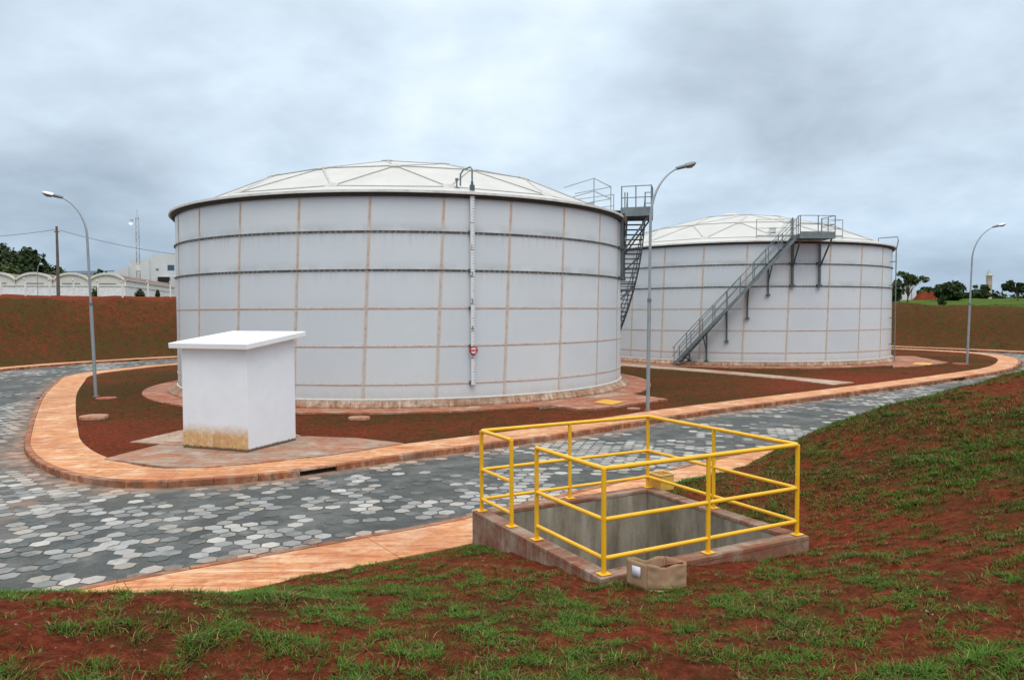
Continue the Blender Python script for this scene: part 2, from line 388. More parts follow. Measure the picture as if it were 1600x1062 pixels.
def seg_dist(px, py, poly, closed=True):
    px = np.asarray(px, float); py = np.asarray(py, float); d = np.full(px.shape, 1e9)
    A = poly; B = np.roll(poly, -1, 0)
    if not closed: A = A[:-1]; B = B[:-1]
    for a, b in zip(A[::1], B[::1]):
        e = b - a; L2 = max(e @ e, 1e-9); t = np.clip(((px - a[0]) * e[0] + (py - a[1]) * e[1]) / L2, 0, 1)
        d = np.minimum(d, (px - a[0] - t * e[0]) ** 2 + (py - a[1] - t * e[1]) ** 2)
    return np.sqrt(d)
def inside(px, py, poly):
    px = np.asarray(px, float); py = np.asarray(py, float); c = np.zeros(px.shape, bool)
    A = poly; B = np.roll(poly, -1, 0)
    for a, b in zip(A, B):
        if a[1] == b[1]: continue
        m = (a[1] > py) != (b[1] > py)
        c ^= m & (px < (b[0] - a[0]) * (py - a[1]) / (b[1] - a[1]) + a[0])
    return c
isl_c = isl[::2]; out_c = outp[::2]
def d_in(x, y): return np.where(inside(x, y, isl_c), 1, -1) * seg_dist(x, y, isl_c)
def d_out(x, y): return np.where(inside(x, y, out_c), -1, 1) * seg_dist(x, y, out_c, False)

# lattice noise for numpy
_lat = np.random.default_rng(3).random((256, 256))
def vn(x, y, s=1.0, o=0):
    x = np.asarray(x) / s + 17.3 + o * 7.7; y = np.asarray(y) / s + 9.1 + o * 3.3
    i = np.floor(x).astype(int); j = np.floor(y).astype(int); u = x - i; v = y - j; u = u * u * (3 - 2 * u); v = v * v * (3 - 2 * v)
    g = lambda a, b: _lat[a % 256, b % 256]
    return (g(i, j) * (1 - u) + g(i + 1, j) * u) * (1 - v) + (g(i, j + 1) * (1 - u) + g(i + 1, j + 1) * u) * v
def fbm(x, y, s, o=0, n=4):
    r = 0; a = 1; t = 0
    for k in range(n): r = r + a * vn(x, y, s / 2 ** k, o + k); t += a; a *= .55
    return r / t

# the near bank
CP = [(-4.6, 8.7, 0), (-2.9, 9.9, 0), (-1.6, 10.75, 0), (.15, 12, 0), (2.3, 13.9, 0.0), (4.4, 15.8, 0), (7.7, 18.8, 0), (13, 23, 0), (18, 27, 0), (24, 31.5, 0), (31, 37.5, 0),
      (-4.0, 5.7, 1.36), (-2.5, 5.9, 1.28), (-5.6, 5.6, 1.30), (-5.0, 7.2, .66), (-8.2, 5.6, 0), (-9.6, 3.4, 0), (-10.8, -1, 0), (-7.2, 3.0, 1.45), (-7.5, -3, 1.8), (-11, -8, 0),
      (0, 0, 1.9), (0, 4.5, 1.27), (0, 6.8, .86), (-2.4, 7.4, .70), (-1.3, 8.7, .50), (-.6, 10.3, .27), (.3, 8.9, .57), (1.05, 7.7, .72), (2.3, 8.3, .68), (3.9, 9.2, .66), (4.0, 10.2, .66),
      (2.9, 12.0, .63), (2.1, 12.5, .52), (.6, 11.8, .24), (3.3, 13.2, .60), (5.1, 14.3, .86), (4.9, 12.3, .92), (5.9, 14.2, 1.30), (7.1, 14.3, 1.66), (8.5, 14.6, 1.96), (10.5, 15.6, 2.22), (14, 18, 2.4), (20, 22.3, 2.6), (27, 28, 2.7),
      (3, 4, 1.45), (4.2, 6.5, 1.22), (5.4, 9, 1.15), (7, 10, 1.55), (10, 10, 2.0), (9, 4, 2.0), (14, 8, 2.4), (0, -6, 2.0), (9, -6, 2.2), (-6, -9, 1.9), (16, -4, 2.4), (20, 10, 2.6), (28, 18, 2.8), (-2, 3, 1.55), (5.5, 2.5, 1.7)]
_c = np.array(CP, float)
def _U(r2): return np.where(r2 < 1e-12, 0, r2 * np.log(np.maximum(r2, 1e-12)))
_n = len(_c); _K = _U(((_c[:, None, :2] - _c[None, :, :2]) ** 2).sum(-1)) + np.eye(_n) * .15
_P = np.c_[np.ones(_n), _c[:, :2]]; _A = np.block([[_K, _P], [_P.T, np.zeros((3, 3))]])
_w = np.linalg.solve(_A, np.r_[_c[:, 2], 0, 0, 0])
def tps(x, y):
    r = _w[_n] + _w[_n + 1] * x + _w[_n + 2] * y
    for i in range(_n): r = r + _w[i] * _U((x - _c[i, 0]) ** 2 + (y - _c[i, 1]) ** 2)
    return r
def sstep(t): t = np.clip(t, 0, 1); return t * t * (3 - 2 * t)
# the pit, a square hole set askew in the bank
PIT_Z = .75
pL, pF, pR = at(738, 796, PIT_Z), at(955, 903, PIT_Z), at(1266, 838, PIT_Z)
pit_c = (pL + pR) / 2; pit_side = 3.06; pit_rz = math.atan2((pR - pF).y, (pR - pF).x) 
def pit_local(x, y):
    c, s = math.cos(-pit_rz), math.sin(-pit_rz); u = x - pit_c.x; v = y - pit_c.y
    return u * c - v * s, u * s + v * c
def height(x, y, do=None, di=None):
    x = np.asarray(x, float); y = np.asarray(y, float)
    if do is None: do = d_out(x, y)
    if di is None: di = d_in(x, y)
    s = np.maximum(do - 1.25, 0)
    near = np.clip(tps(np.clip(x, -16, 32), np.clip(y, -12, 40)), 0, 2.9) * sstep(s / .5)
    rough = (fbm(x, y, .7, 2, 4) - .5) * .15 + (vn(x, y, .13, 5) - .5) * .045
    near = near + rough * sstep(s / .6) * np.where(y < 40, 1, 0)
    H = np.interp(x, [-35, -20, 20, 40, 50, 70], [5.0, 5.0, 4.9, 4.55, 3.7, 3.4])
    far = H * sstep(s / 9.5 + .02) * sstep(s / .8)  + np.where(x > 10, np.clip((s - 9) * .03, 0, 2.3), 0) + (fbm(x, y, 2.2, 9, 4) - .5) * .35 * sstep(s / 2)
    wn = np.where(x > -14.5, 1 - sstep((y - 32) / 14), 0)
    bank = near * wn + far * (1 - wn)
    z = np.where(do > .65, -.02 + bank, -.27)
    z = np.where(di > .65, -.02 + (fbm(x, y, 1.2, 4, 3) - .5) * .05 * sstep((di - 1.3) / .6), z)
    u, v = pit_local(x, y); inn = np.maximum(abs(u), abs(v))
    return z
def axis(segs):
    out = [segs[0][0]]
    for a, b, st in segs:
        n = max(1, int(round((b - a) / st))); out += list(a + (b - a) * (np.arange(n) + 1) / n)
    return np.array(out)
gx = axis([(-900, -300, 100), (-300, -110, 19), (-110, -46, 3), (-46, -13, .55), (-13, 13, .115), (13, 52, .55), (52, 110, 3), (110, 300, 19), (300, 900, 100)])
gy = axis([(-120, -30, 15), (-30, -4, 1.3), (-4, 3, .3), (3, 20, .115), (20, 100, .55), (100, 150, 4), (150, 300, 15), (300, 1500, 120)])
X, Y = np.meshgrid(gx, gy); X = X.ravel(); Y = Y.ravel()
DO = d_out(X, Y); DI = d_in(X, Y); Z = height(X, Y, DO, DI)
def grid_mesh(name, X, Y, Z, nx, ny, keep=None, mat=None, attrs={}):
    i = np.arange(nx * ny).reshape(ny, nx); q = np.stack([i[:-1, :-1], i[:-1, 1:], i[1:, 1:], i[1:, :-1]], -1).reshape(-1, 4)
    if keep is not None: q = q[keep[q].all(1)] if keep.dtype == bool and keep.shape[0] == nx * ny else q[keep]
    used = np.unique(q); mp = np.full(nx * ny, -1); mp[used] = np.arange(len(used)); q = mp[q]
    me = bpy.data.meshes.new(name); me.vertices.add(len(used)); me.vertices.foreach_set('co', np.c_[X[used], Y[used], Z[used]].astype(np.float32).ravel())
    me.loops.add(q.size); me.loops.foreach_set('vertex_index', q.ravel().astype(np.int32))
    me.polygons.add(len(q)); me.polygons.foreach_set('loop_start', (np.arange(len(q)) * 4).astype(np.int32)); me.polygons.foreach_set('loop_total', np.full(len(q), 4, np.int32))
    me.update(calc_edges=True); me.polygons.foreach_set('use_smooth', [True] * len(q))
    for k, v in attrs.items():
        a = me.attributes.new(k, 'FLOAT', 'POINT'); a.data.foreach_set('value', v[used].astype(np.float32))
    me.materials.append(mat); o = bpy.data.objects.new(name, me); COL.objects.link(o); return o
def grassiness(x, y, do, di):
    g = np.full(np.shape(x), .30)
    near = (do > 0) & (y < 38) & (x > -14.5)
    g = np.where(near, .44 + .70 * (fbm(x, y, 1.1, 21, 4) - .5) + .12 * sstep((x - 3) / 4), g)
    g = np.where((do > 0) & ~near & (x < 10), .80 + .7 * (fbm(x, y, 5, 31, 4) - .5) - .75 * sstep((do - 8.8) / 1.2), g)
    g = np.where((do > 0) & ~near & (x >= 10), .78 + .4 * (fbm(x, y, 5, 33, 4) - .5), g)
    gi = .66 + .95 * (fbm(x, y, 4.5, 41, 4) - .5) - .5 * np.exp(-((x + 12) ** 2 + (y - 21) ** 2) / 22) - .5 * np.exp(-((x - 17) ** 2 / 30 + (y - 38.5) ** 2 / 6)) + .22 * np.exp(-((x - 8) ** 2 + (y - 38) ** 2) / 25) - .22 * np.exp(-((x + 6) ** 2 + (y - 22) ** 2) / 8)
    return np.where(di > 0, gi, g)
G = grassiness(X, Y, DO, DI)
_GZ, _GO, _GI = (q.reshape(len(gy), len(gx)) for q in (Z, DO, DI))
def look(tab, x, y):                       # values on the ground sheet itself
    x = np.asarray(x, float); y = np.asarray(y, float)
    i = np.clip(np.searchsorted(gx, x) - 1, 0, len(gx) - 2); j = np.clip(np.searchsorted(gy, y) - 1, 0, len(gy) - 2)
    u = (x - gx[i]) / (gx[i + 1] - gx[i]); v = (y - gy[j]) / (gy[j + 1] - gy[j])
    return (tab[j, i] * (1 - u) + tab[j, i + 1] * u) * (1 - v) + (tab[j + 1, i] * (1 - u) + tab[j + 1, i + 1] * u) * v
ZN = np.where((X > 10) & (Y > 45) & (DO > 10.2), sstep((DO - 10.2) / 1.2), 0) + np.where((X <= 10) & (DO > 16), .6, 0)
pu, pv = pit_local(X, Y); keepv = np.maximum(abs(pu), abs(pv)) > pit_side / 2 - .12
ground = grid_mesh('ground', X, Y, Z, len(gx), len(gy), keepv, M['soil'], {'grass': G, 'zone': np.clip(ZN, 0, 1)})
tag(ground, kind='structure')

# ---------------------------------------------------------------- road
rx = axis([(-33, -20, .6), (-20, 12, .2), (12, 44, .6)]); ry = axis([(-32, 0, 1), (0, 30, .2), (30, 87, .6)])
X2, Y2 = np.meshgrid(rx, ry); X2 = X2.ravel(); Y2 = Y2.ravel()
do2 = d_out(X2, Y2); di2 = d_in(X2, Y2)
edge = np.minimum(-do2, -di2)
dust = np.clip(1 - edge / .55, 0, 1) * .8 + np.exp(-((X2 + 13.5) ** 2 + (Y2 - 18.5) ** 2) / 6) * .7 + np.exp(-((X2 + 10) ** 2 + (Y2 - 14.6) ** 2) / 2.5) * .5
k2 = (do2 < .35) & (di2 < .35)
road = grid_mesh('road', X2, Y2, np.full(X2.shape, -.15), len(rx), len(ry), k2, M['road'], {'dust': np.clip(dust, 0, 1)})
tag(road, kind='structure')
# exposed hexagonal stones of the road, laid in rows that follow its near straight
ca, sa = math.cos(R_(14)), math.sin(R_(14)); SP = .302
ii, jj = np.meshgrid(np.arange(-150, 210), np.arange(-150, 320))
hx = (ii + .5 * (jj % 2)) * SP; hy = jj * SP * .866
hx = hx.ravel(); hy = hy.ravel() 
wx = hx + (vn(hx, hy, 3.0, 50) - .5) * .22; wy = hy + (vn(hx, hy, 3.0, 51) - .5) * .22
cxs = wx * ca - wy * sa; cys = wx * sa + wy * ca
m_ = (cxs > -34) & (cxs < 45) & (cys > -2) & (cys < 88); cxs = cxs[m_]; cys = cys[m_]
m_ = inside(cxs, cys, out_c) & ~inside(cxs, cys, isl_c); cxs = cxs[m_]; cys = cys[m_]
do3 = -seg_dist(cxs, cys, out_c, False); di3 = -seg_dist(cxs, cys, isl_c)
ed = np.minimum(-do3, -di3); m_ = ed > .22; cxs = cxs[m_]; cys = cys[m_]; ed = ed[m_]
cov = fbm(cxs, cys, 2.1, 61, 3) * .78 + RNG.random(len(cxs)) * .40
thr = .672 + .03 * np.clip((cys - 14) / 30, -1, 1) + .09 * np.exp(-((cxs - 5) ** 2 + (cys - 21) ** 2) / 30) * 0
m_ = cov > thr - .075; cxs, cys, ed, cov = cxs[m_], cys[m_], ed[m_], cov[m_]; thr = thr[m_]
nh = len(cxs); ang = np.arange(6) * PI / 3 + PI / 6 + R_(14)
rad = (.5 * SP / .866 * (.86 + .07 * RNG.random((nh, 1)))) * (1 + (RNG.random((nh, 6)) - .5) * .24)
vx = cxs[:, None] + rad * np.cos(ang); vy = cys[:, None] + rad * np.sin(ang)
vz = np.full((nh, 6), -.1455) + RNG.random((nh, 1)) * .003
me = bpy.data.meshes.new('paving stones'); me.vertices.add(nh * 6); me.vertices.foreach_set('co', np.stack([vx, vy, vz], -1).astype(np.float32).ravel())
me.loops.add(nh * 6); me.loops.foreach_set('vertex_index', np.arange(nh * 6, dtype=np.int32)); me.polygons.add(nh)
me.polygons.foreach_set('loop_start', (np.arange(nh) * 6).astype(np.int32)); me.polygons.foreach_set('loop_total', np.full(nh, 6, np.int32)); me.update(calc_edges=True)
pal = np.array([(.35, .345, .325), (.43, .415, .38), (.29, .29, .28), (.21, .215, .21), (.35, .32, .28), (.31, .315, .305)])
tcol = pal[RNG.integers(0, 6, nh)] * (.78 + .36 * RNG.random((nh, 1)))
a = me.attributes.new('tint', 'FLOAT_COLOR', 'POINT'); a.data.foreach_set('color', np.repeat(np.c_[tcol, np.ones(nh)], 6, 0).astype(np.float32).ravel())
cvv = np.clip((thr + .035 - cov) / .10, 0, 1)
a = me.attributes.new('cover', 'FLOAT', 'POINT'); a.data.foreach_set('value', np.repeat(cvv, 6).astype(np.float32))
a = me.attributes.new('dust', 'FLOAT', 'POINT'); a.data.foreach_set('value', np.repeat(np.clip(1.25 - ed / .7, 0, 1), 6).astype(np.float32))
me.materials.append(M['stone']); o = bpy.data.objects.new('paving_stones', me); COL.objects.link(o); tag(o, kind='structure')

# ---------------------------------------------------------------- kerbs and pavements along the paths
def normals(P, closed):
    if closed: t = np.roll(P, -1, 0) - np.roll(P, 1, 0)
    else: t = np.gradient(P, axis=0)
    t /= np.linalg.norm(t, axis=1)[:, None]; return np.c_[-t[:, 1], t[:, 0]]
OPEN = []
def strip(name, P, closed, o0, o1, z0, z1, seg, gap, mat, bev=0, zt=0, rnd=0, skip=()):
    """slabs of length seg that follow a path between two offsets (left of the path is +)"""
    N = normals(P, closed); Q = np.vstack([P, P[:1]]) if closed else P; NN = np.vstack([N, N[:1]]) if closed else N
    L = np.r_[0, np.cumsum(np.hypot(*np.diff(Q, axis=0).T))]; n = int(L[-1] / seg); ln = L[-1] / n
    mb = MB(); tints = []
    f = lambda s: (np.array([np.interp(s, L, Q[:, 0]), np.interp(s, L, Q[:, 1])]), np.array([np.interp(s, L, NN[:, 0]), np.interp(s, L, NN[:, 1])]))
    for k in range(n):
        a, b = k * ln + gap / 2, (k + 1) * ln - gap / 2; mid, _ = f((a + b) / 2)
        zz = z1 + (random.random() - .5) * rnd; low = z0
        for (sx_, sy_, sr) in skip:
            if math.hypot(mid[0] - sx_, mid[1] - sy_) < sr: low = zz - .045; OPEN.append((mid[0], mid[1]))
        m = max(1, int((b - a) / .45)); base = len(mb.v); prof = [(o0, low), (o0, zz - bev), (o0 + (bev if o1 > o0 else -bev), zz), (o1, zz), (o1, low)]
        if not bev: prof = [(o0, low), (o0, zz), (o1, zz), (o1, low)]
        kp = len(prof)
        for i in range(m + 1):
            p, nn_ = f(a + (b - a) * i / m)
            for oo, z in prof: q = p + nn_ * oo; mb.v.append((q[0], q[1], z))
        for i in range(m):
            for j in range(kp):
                j2 = (j + 1) % kp; mb.f.append((base + i * kp + j, base + i * kp + j2, base + (i + 1) * kp + j2, base + (i + 1) * kp + j))
        mb.f.append(tuple(base + j for j in range(kp))); mb.f.append(tuple(base + m * kp + j for j in range(kp))[::-1])
        t = random.random() ** 1.2 * .8 if random.random() < .5 else random.random() * .15
        tints += [t] * ((m + 1) * kp)
    o = mb.build(name, mat); a = o.data.attributes.new('tint', 'FLOAT', 'POINT'); a.data.foreach_set('value', tints)
    return tag(o, kind='structure')
# interior of the island lies to the left (the loop runs counter-clockwise)
drains = [at(524, 738, -.08), at(1354 + 130, 590.5, -.08), at(640 / 3.077, 500 + 192 / 3.077, -.08), at(1504, 548.5, -.08)]
drains[1] = at(1484, 590.5, -.08)
def snap(d, P): k = int(np.argmin(np.hypot(P[:, 0] - d.x, P[:, 1] - d.y))); return P[k]
sk = [(*snap(d, isl if i < 2 else outp), .46) for i, d in enumerate(drains)]
strip('kerb', isl, True, 0, .14, -.25, .004, .9, .012, M['kerb'], .02, rnd=.008, skip=sk)
strip('pavement', isl, True, .15, 1.32, -.22, 0.0, 3.4, .010, M['walk'], 0, rnd=.006)
# outer side: the road lies to the right of OUT's direction of travel, so its pavement is on the left
strip('kerb', outp, False, 0, .14, -.25, .004, .9, .012, M['kerb'], .02, rnd=.008, skip=sk)
strip('pavement', outp, False, .15, 1.32, -.22, 0.0, 3.4, .010, M['walk'], 0, rnd=.006)

# ---------------------------------------------------------------- storage tanks
TR = 10.6; R5 = .865; CH = 1.389; WB, WT = .30, 7.78
def ring_z(k): return R5 + (5 - k) * CH
NP = 25; ST = 2 * PI / NP
def steel_wall(name, th0, slope, seed):
    m = Mt(name, .42, 0, .45)
    x, y, z = m.xyz(); an = m.math('ARCTAN2', y, x)
    zi = m.math('DIVIDE', m.math('SUBTRACT', z, R5), CH)             # 0 at ring 5
    lean = m.math('MULTIPLY', m.math('SUBTRACT', 2.0, zi), slope)
    pf = m.math('DIVIDE', m.math('SUBTRACT', m.math('SUBTRACT', an, th0), lean), ST)
    pid = m.math('FLOOR', pf); cid = m.math('FLOOR', zi)
    wn = m.t.nodes.new('ShaderNodeTexWhiteNoise'); m.t.links.new(m.comb(pid, cid, float(seed)), wn.inputs['Vector'])
    c = m.ramp(wn.outputs['Value'], [(.0, (.575, .63, .67)), (.5, (.605, .655, .69)), (1, (.635, .68, .705))])
    arc = m.math('MULTIPLY', an, TR)
    cyl = m.comb(arc, z, 0.0)
    cloud = m.noise(.55, 5, .6, vec=cyl, off=(seed, 3, 0))
    c = m.mix(m.rng(cloud, .4, .7, 0, .40), c, (.54, .58, .60))
    # panel centres a little cleaner and bluer than their edges
    fx = m.math('ABSOLUTE', m.math('SUBTRACT', m.math('FRACT', pf), .5)); fz = m.math('ABSOLUTE', m.math('SUBTRACT', m.math('FRACT', zi), .5))
    c = m.mix(m.rng(m.math('MAXIMUM', fx, fz), .34, .5, 0, .45), c, (.64, .655, .635))
    # grime above and below the two angle rings, and vertical runs
    runs = m.noise(2.4, 6, .7, sc=(3.2, .22, 1), vec=cyl, off=(seed * 3.1, 0, 0))
    for k, a in ((1, .50), (2, .42), (3, .14)):
        up = m.math('SUBTRACT', z, ring_z(k) + .03)
        f = m.math('MULTIPLY', m.rng(up, .34, .0), m.rng(up, -.02, .0))
        f = m.math('MULTIPLY', f, m.rng(m.noise(.8, 5, .65, vec=cyl, off=(k * 5 + seed, 0, 0)), .36, .64))
        c = m.mix(m.math('MULTIPLY', f, a), c, (.22, .225, .205))
        dn = m.math('MULTIPLY', m.rng(up, -.85, -.03), m.rng(up, -.03, -.04))
        c = m.mix(m.math('MULTIPLY', m.math('MULTIPLY', m.math('POWER', dn, 1.6), m.rng(runs, .44, .66)), a * .75), c, (.32, .325, .305))
    c = m.mix(m.rng(runs, .62, .78, 0, .14), c, (.46, .47, .46))
    # rust bleeding from the seams, stronger low down
    se = m.math('MULTIPLY', m.math('SUBTRACT', .5, fx), ST * TR)
    rz = m.rng(z, 7.8, 1.5, .25, .8)
    c = m.mix(m.math('MULTIPLY', m.math('MULTIPLY', m.rng(se, .09, .035), m.rng(m.noise(6, 5, .7, vec=cyl, sc=(1, .4, 1)), .40, .62)), rz), c, (.50, .33, .24))
    hz = m.math('MULTIPLY', m.math('SUBTRACT', .5, fz), CH)
    low = m.rng(z, 4.4, 3.9)
    c = m.mix(m.math('MULTIPLY', m.math('MULTIPLY', m.rng(hz, .09, .02), m.rng(m.noise(16, 4, .7, vec=cyl), .45, .6)), low), c, (.52, .33, .25))
    # splashed earth at the foot
    c = m.mix(m.math('MULTIPLY', m.rng(m.math('ADD', z, m.math('MULTIPLY', m.noise(3, 5, .6, vec=cyl), .35)), .85, .42), .5), c, (.42, .36, .29))
    m.col(c).bump(m.noise(.7, 3, .5, vec=cyl), .10, .06)
    m.rough(m.rng(cloud, .3, .7, .36, .55)); return m.m
# seam metal: beige strip with bolts bled to rust
def seam_mat(name, base, rust, amt):
    m = Mt(name, .6, 0, .3)
    c = m.mix(m.rng(m.noise(3, 6, .65), .45, .62, 0, amt), base, rust)
    c = m.mix(m.rng(m.noise(22, 3, .7, off=(1, 2, 3)), .54, .62, 0, amt), c, tuple(x * .62 for x in rust))
    c = m.mix(m.rng(m.noise(1.1, 4, .6, off=(5, 5, 5)), .45, .65, 0, .6), c, (.56, .55, .52))
    return m.col(c).bump(m.noise(40, 2), .4, .01).m
M['vseam'] = seam_mat('rust bled seam', (.60, .56, .50), (.58, .31, .19), .6)
M['hseam'] = seam_mat('rust bled lap joint', (.62, .59, .55), (.58, .29, .20), .6)
m = Mt('angle ring steel', .65, .1, .3); x, y, z = m.xyz(); an = m.math('MULTIPLY', m.math('ARCTAN2', y, x), TR * 4.6)
bo = m.math('MULTIPLY', m.math('LESS_THAN', m.math('FRACT', an), .42), m.math('GREATER_THAN', m.noise(3.1, 3), .44)); rr_ = m.math('LESS_THAN', m.math('SQRT', m.math('ADD', m.math('MULTIPLY', x, x), m.math('MULTIPLY', y, y))), TR + .03)
c = m.mix(m.math('MULTIPLY', m.math('MULTIPLY', bo, rr_), .55), m.ramp(m.noise(9, 6, .75), [(.36, (.13, .14, .135)), (.60, (.27, .28, .27))]), (.66, .65, .62)); M['ring'] = m.col(c).bump(m.noise(30, 3), .4, .01).m

HUB, RB, RC = 9.8, 7.0, 3.1
def make_tank(c, th0, slope, seed, hub0, label):
    phi = math.atan2(-c[1], -c[0])
    t = empty('storage_tank', (c[0], c[1], 0), phi, label, 'tank', 'bolted steel storage tanks')
    wm = steel_wall('tank wall paint', th0, slope, seed)
    wall = MB().lathe([(TR, WB), (TR, WT), (TR - .02, WT), (TR - .02, WB)], 150, True).build('wall', wm, t, smooth=True)
    # leaning vertical lap seams, two bolt flanges each
    mb = MB(); n = 10; prof = []
    w_ = .043 / TR; rr = [(-w_, .003), (-w_, .014), (-w_ * .2, .014), (-w_ * .2, .026), (w_ * .2, .026), (w_ * .2, .014), (w_, .014), (w_, .003)]
    for i in range(n + 1):
        z = WB + .04 + (WT - .05 - WB) * i / n; lean = slope * (2 - (z - R5) / CH)
        for da, dr in rr: a = lean + da; mb.v.append(((TR + dr) * math.cos(a), (TR + dr) * math.sin(a), z))
    k = len(rr)
    for i in range(n):
        for j in range(k - 1): mb.f.append((i * k + j, i * k + j + 1, (i + 1) * k + j + 1, (i + 1) * k + j))
    mb.f.append(tuple(range(k)))
    s0 = mb.build('vertical_seam', M['vseam'], t); s0.rotation_euler = (0, 0, th0)
    for j in range(1, NP):
        s = s0.copy(); COL.objects.link(s); s.parent = t; s.rotation_euler = (0, 0, th0 + j * ST)
    for kx in range(1, 6):
        z = ring_z(kx)
        if kx < 3:
            MB().lathe([(TR + .004, z - .055), (TR + .018, z - .055), (TR + .018, z + .012), (TR + .072, z + .012), (TR + .072, z + .026), (TR + .004, z + .028)], 150, True).build('stiffener_ring', M['ring'], t, smooth=True)
        else:
            MB().lathe([(TR + .004, z - .028), (TR + .014, z - .028), (TR + .014, z + .0), (TR + .024, z + .004), (TR + .024, z + .018), (TR + .004, z + .024)], 150, True).build('lap_joint', M['hseam'], t, smooth=True)
    MB().lathe([(TR + .004, WB - .01), (TR + .05, WB - .01), (TR + .05, WB + .03), (TR + .012, WB + .05), (TR + .004, WB + .05)], 150, True).build('base_ring', simple('base angle', (.60, .59, .55), .6), t, smooth=True)
    MB().lathe([(TR - .1, -.1), (TR + .42, -.1), (TR + .42, .10), (TR + .30, .17), (TR + .12, .28), (TR - .1, WB - .012)], 120, True).build('footing', M['footing'], t, smooth=True)
    MB().lathe([(TR - .25, WT - .10), (TR + .13, WT - .10), (TR + .20, WT + .06), (TR - .25, WT + .06)], 150, True).build('eave_gap_shade', M['gutter'], t, smooth=True)  # solid ring painted dark as the shaded gap between wall and dome
    # dome of flat triangles
    V = []; nr = 56
    P = lambda r, th, z: (r * math.cos(th), r * math.sin(th), z)
    rim = [P(TR + .25, hub0 + i * 2 * PI / nr, 7.88) for i in range(nr)]
    ha = [P(HUB, hub0 + i * 2 * PI / 14, 8.20) for i in range(14)]
    hb = [P(RB, hub0 + (i + .5) * 2 * PI / 14, 9.45) for i in range(14)]
    hc = [P(RC, hub0 + (2 * i + 1) * 2 * PI / 14, 10.42) for i in range(7)]
    ap = [(0, 0, 10.74)]
    V = rim + ha + hb + hc + ap; A, B, C, D = nr, nr + 14, nr + 28, nr + 35
    Fc = []; E = []
    for i in range(14):
        j = (i + 1) % 14
        for q in (-2, -1, 0, 1): Fc.append((A + i, (4 * i + q) % nr, (4 * i + q + 1) % nr))
        Fc.append((A + i, (4 * i + 2) % nr, A + j)); Fc.append((A + i, A + j, B + i)); Fc.append((B + i, A + j, B + j))
        E += [(A + i, A + j), (A + i, B + i), (A + j, B + i), (B + i, B + j)]
    for i in range(7):
        j = (i + 1) % 7; b0, b1, b2 = B + 2 * i, B + (2 * i + 1) % 14, B + (2 * i + 2) % 14
        Fc += [(C + i, b0, b1), (C + i, b1, C + j), (C + j, b1, b2), (C + i, C + j, D)]
        E += [(C + i, b0), (C + i, b1), (C + j, b1), (C + i, C + j), (C + i, D)]
    mb = MB(); mb.v = list(V); mb.f = Fc
    roof = mb.build('roof', M['dome'], t)
    MB().lathe([(TR + .14, 7.80), (TR + .262, 7.80), (TR + .262, 7.885), (TR + .14, 7.885)], 112, True).build('rim', M['dome_rim'], roof, smooth=True)
    mb = MB()
    for a, b in E:
        p, q = Vector(V[a]) + Vector((0, 0, .012)), Vector(V[b]) + Vector((0, 0, .012)); mb.bar(p, q, .085, .03)
    mb.build('batten', M['batten'], roof)
    h0 = None
    for p in ha + hb + hc + ap:
        if h0 is None:
            h0 = MB().lathe([(0, -.02), (.26, -.02), (.26, .035), (.19, .055), (0, .06)], 16).build('hub', M['batten'], roof); h = h0
        else:
            h = h0.copy(); COL.objects.link(h); h.parent = roof
        h.location = p; r_ = math.hypot(p[0], p[1]); h.rotation_euler = (0, r_ / 19.5, math.atan2(p[1], p[0]))
    return t, phi
T1, T2 = (-5.254, 38.08), (17.19, 57.96)
tank1, ph1 = make_tank(T1, -.8935, -.0061, 1, R_(9.4), 'larger looking nearer white bolted tank with low faceted dome and white level gauge')
tank2, ph2 = make_tank(T2, -.4585, -.0052, 2, R_(-12.0), 'farther white bolted tank on the right with a staircase climbing across its front')
def W(T, ph, th, r, z): a = ph + R_(th); return Vector((T[0] + r * math.cos(a), T[1] + r * math.sin(a), z))
# roof vent at the top of tank 2
o = MB().lathe([(0, 10.66), (.42, 10.66), (.42, 10.80), (.66, 10.82), (.66, 10.93), (.5, 11.0), (0, 11.03)], 20).build('roof_vent', M['dome_rim'], tank2); o.location = (-1.1, -.5, -.02)

# ring aprons round the tanks
for T in (T1, T2):
    o = MB().lathe([(TR + .2, -.12), (12.05, -.12), (12.05, .035), (TR + .2, .05)], 120, True).build('pavement', M['apron'], None, (T[0], T[1], 0)); tag(o, kind='structure')

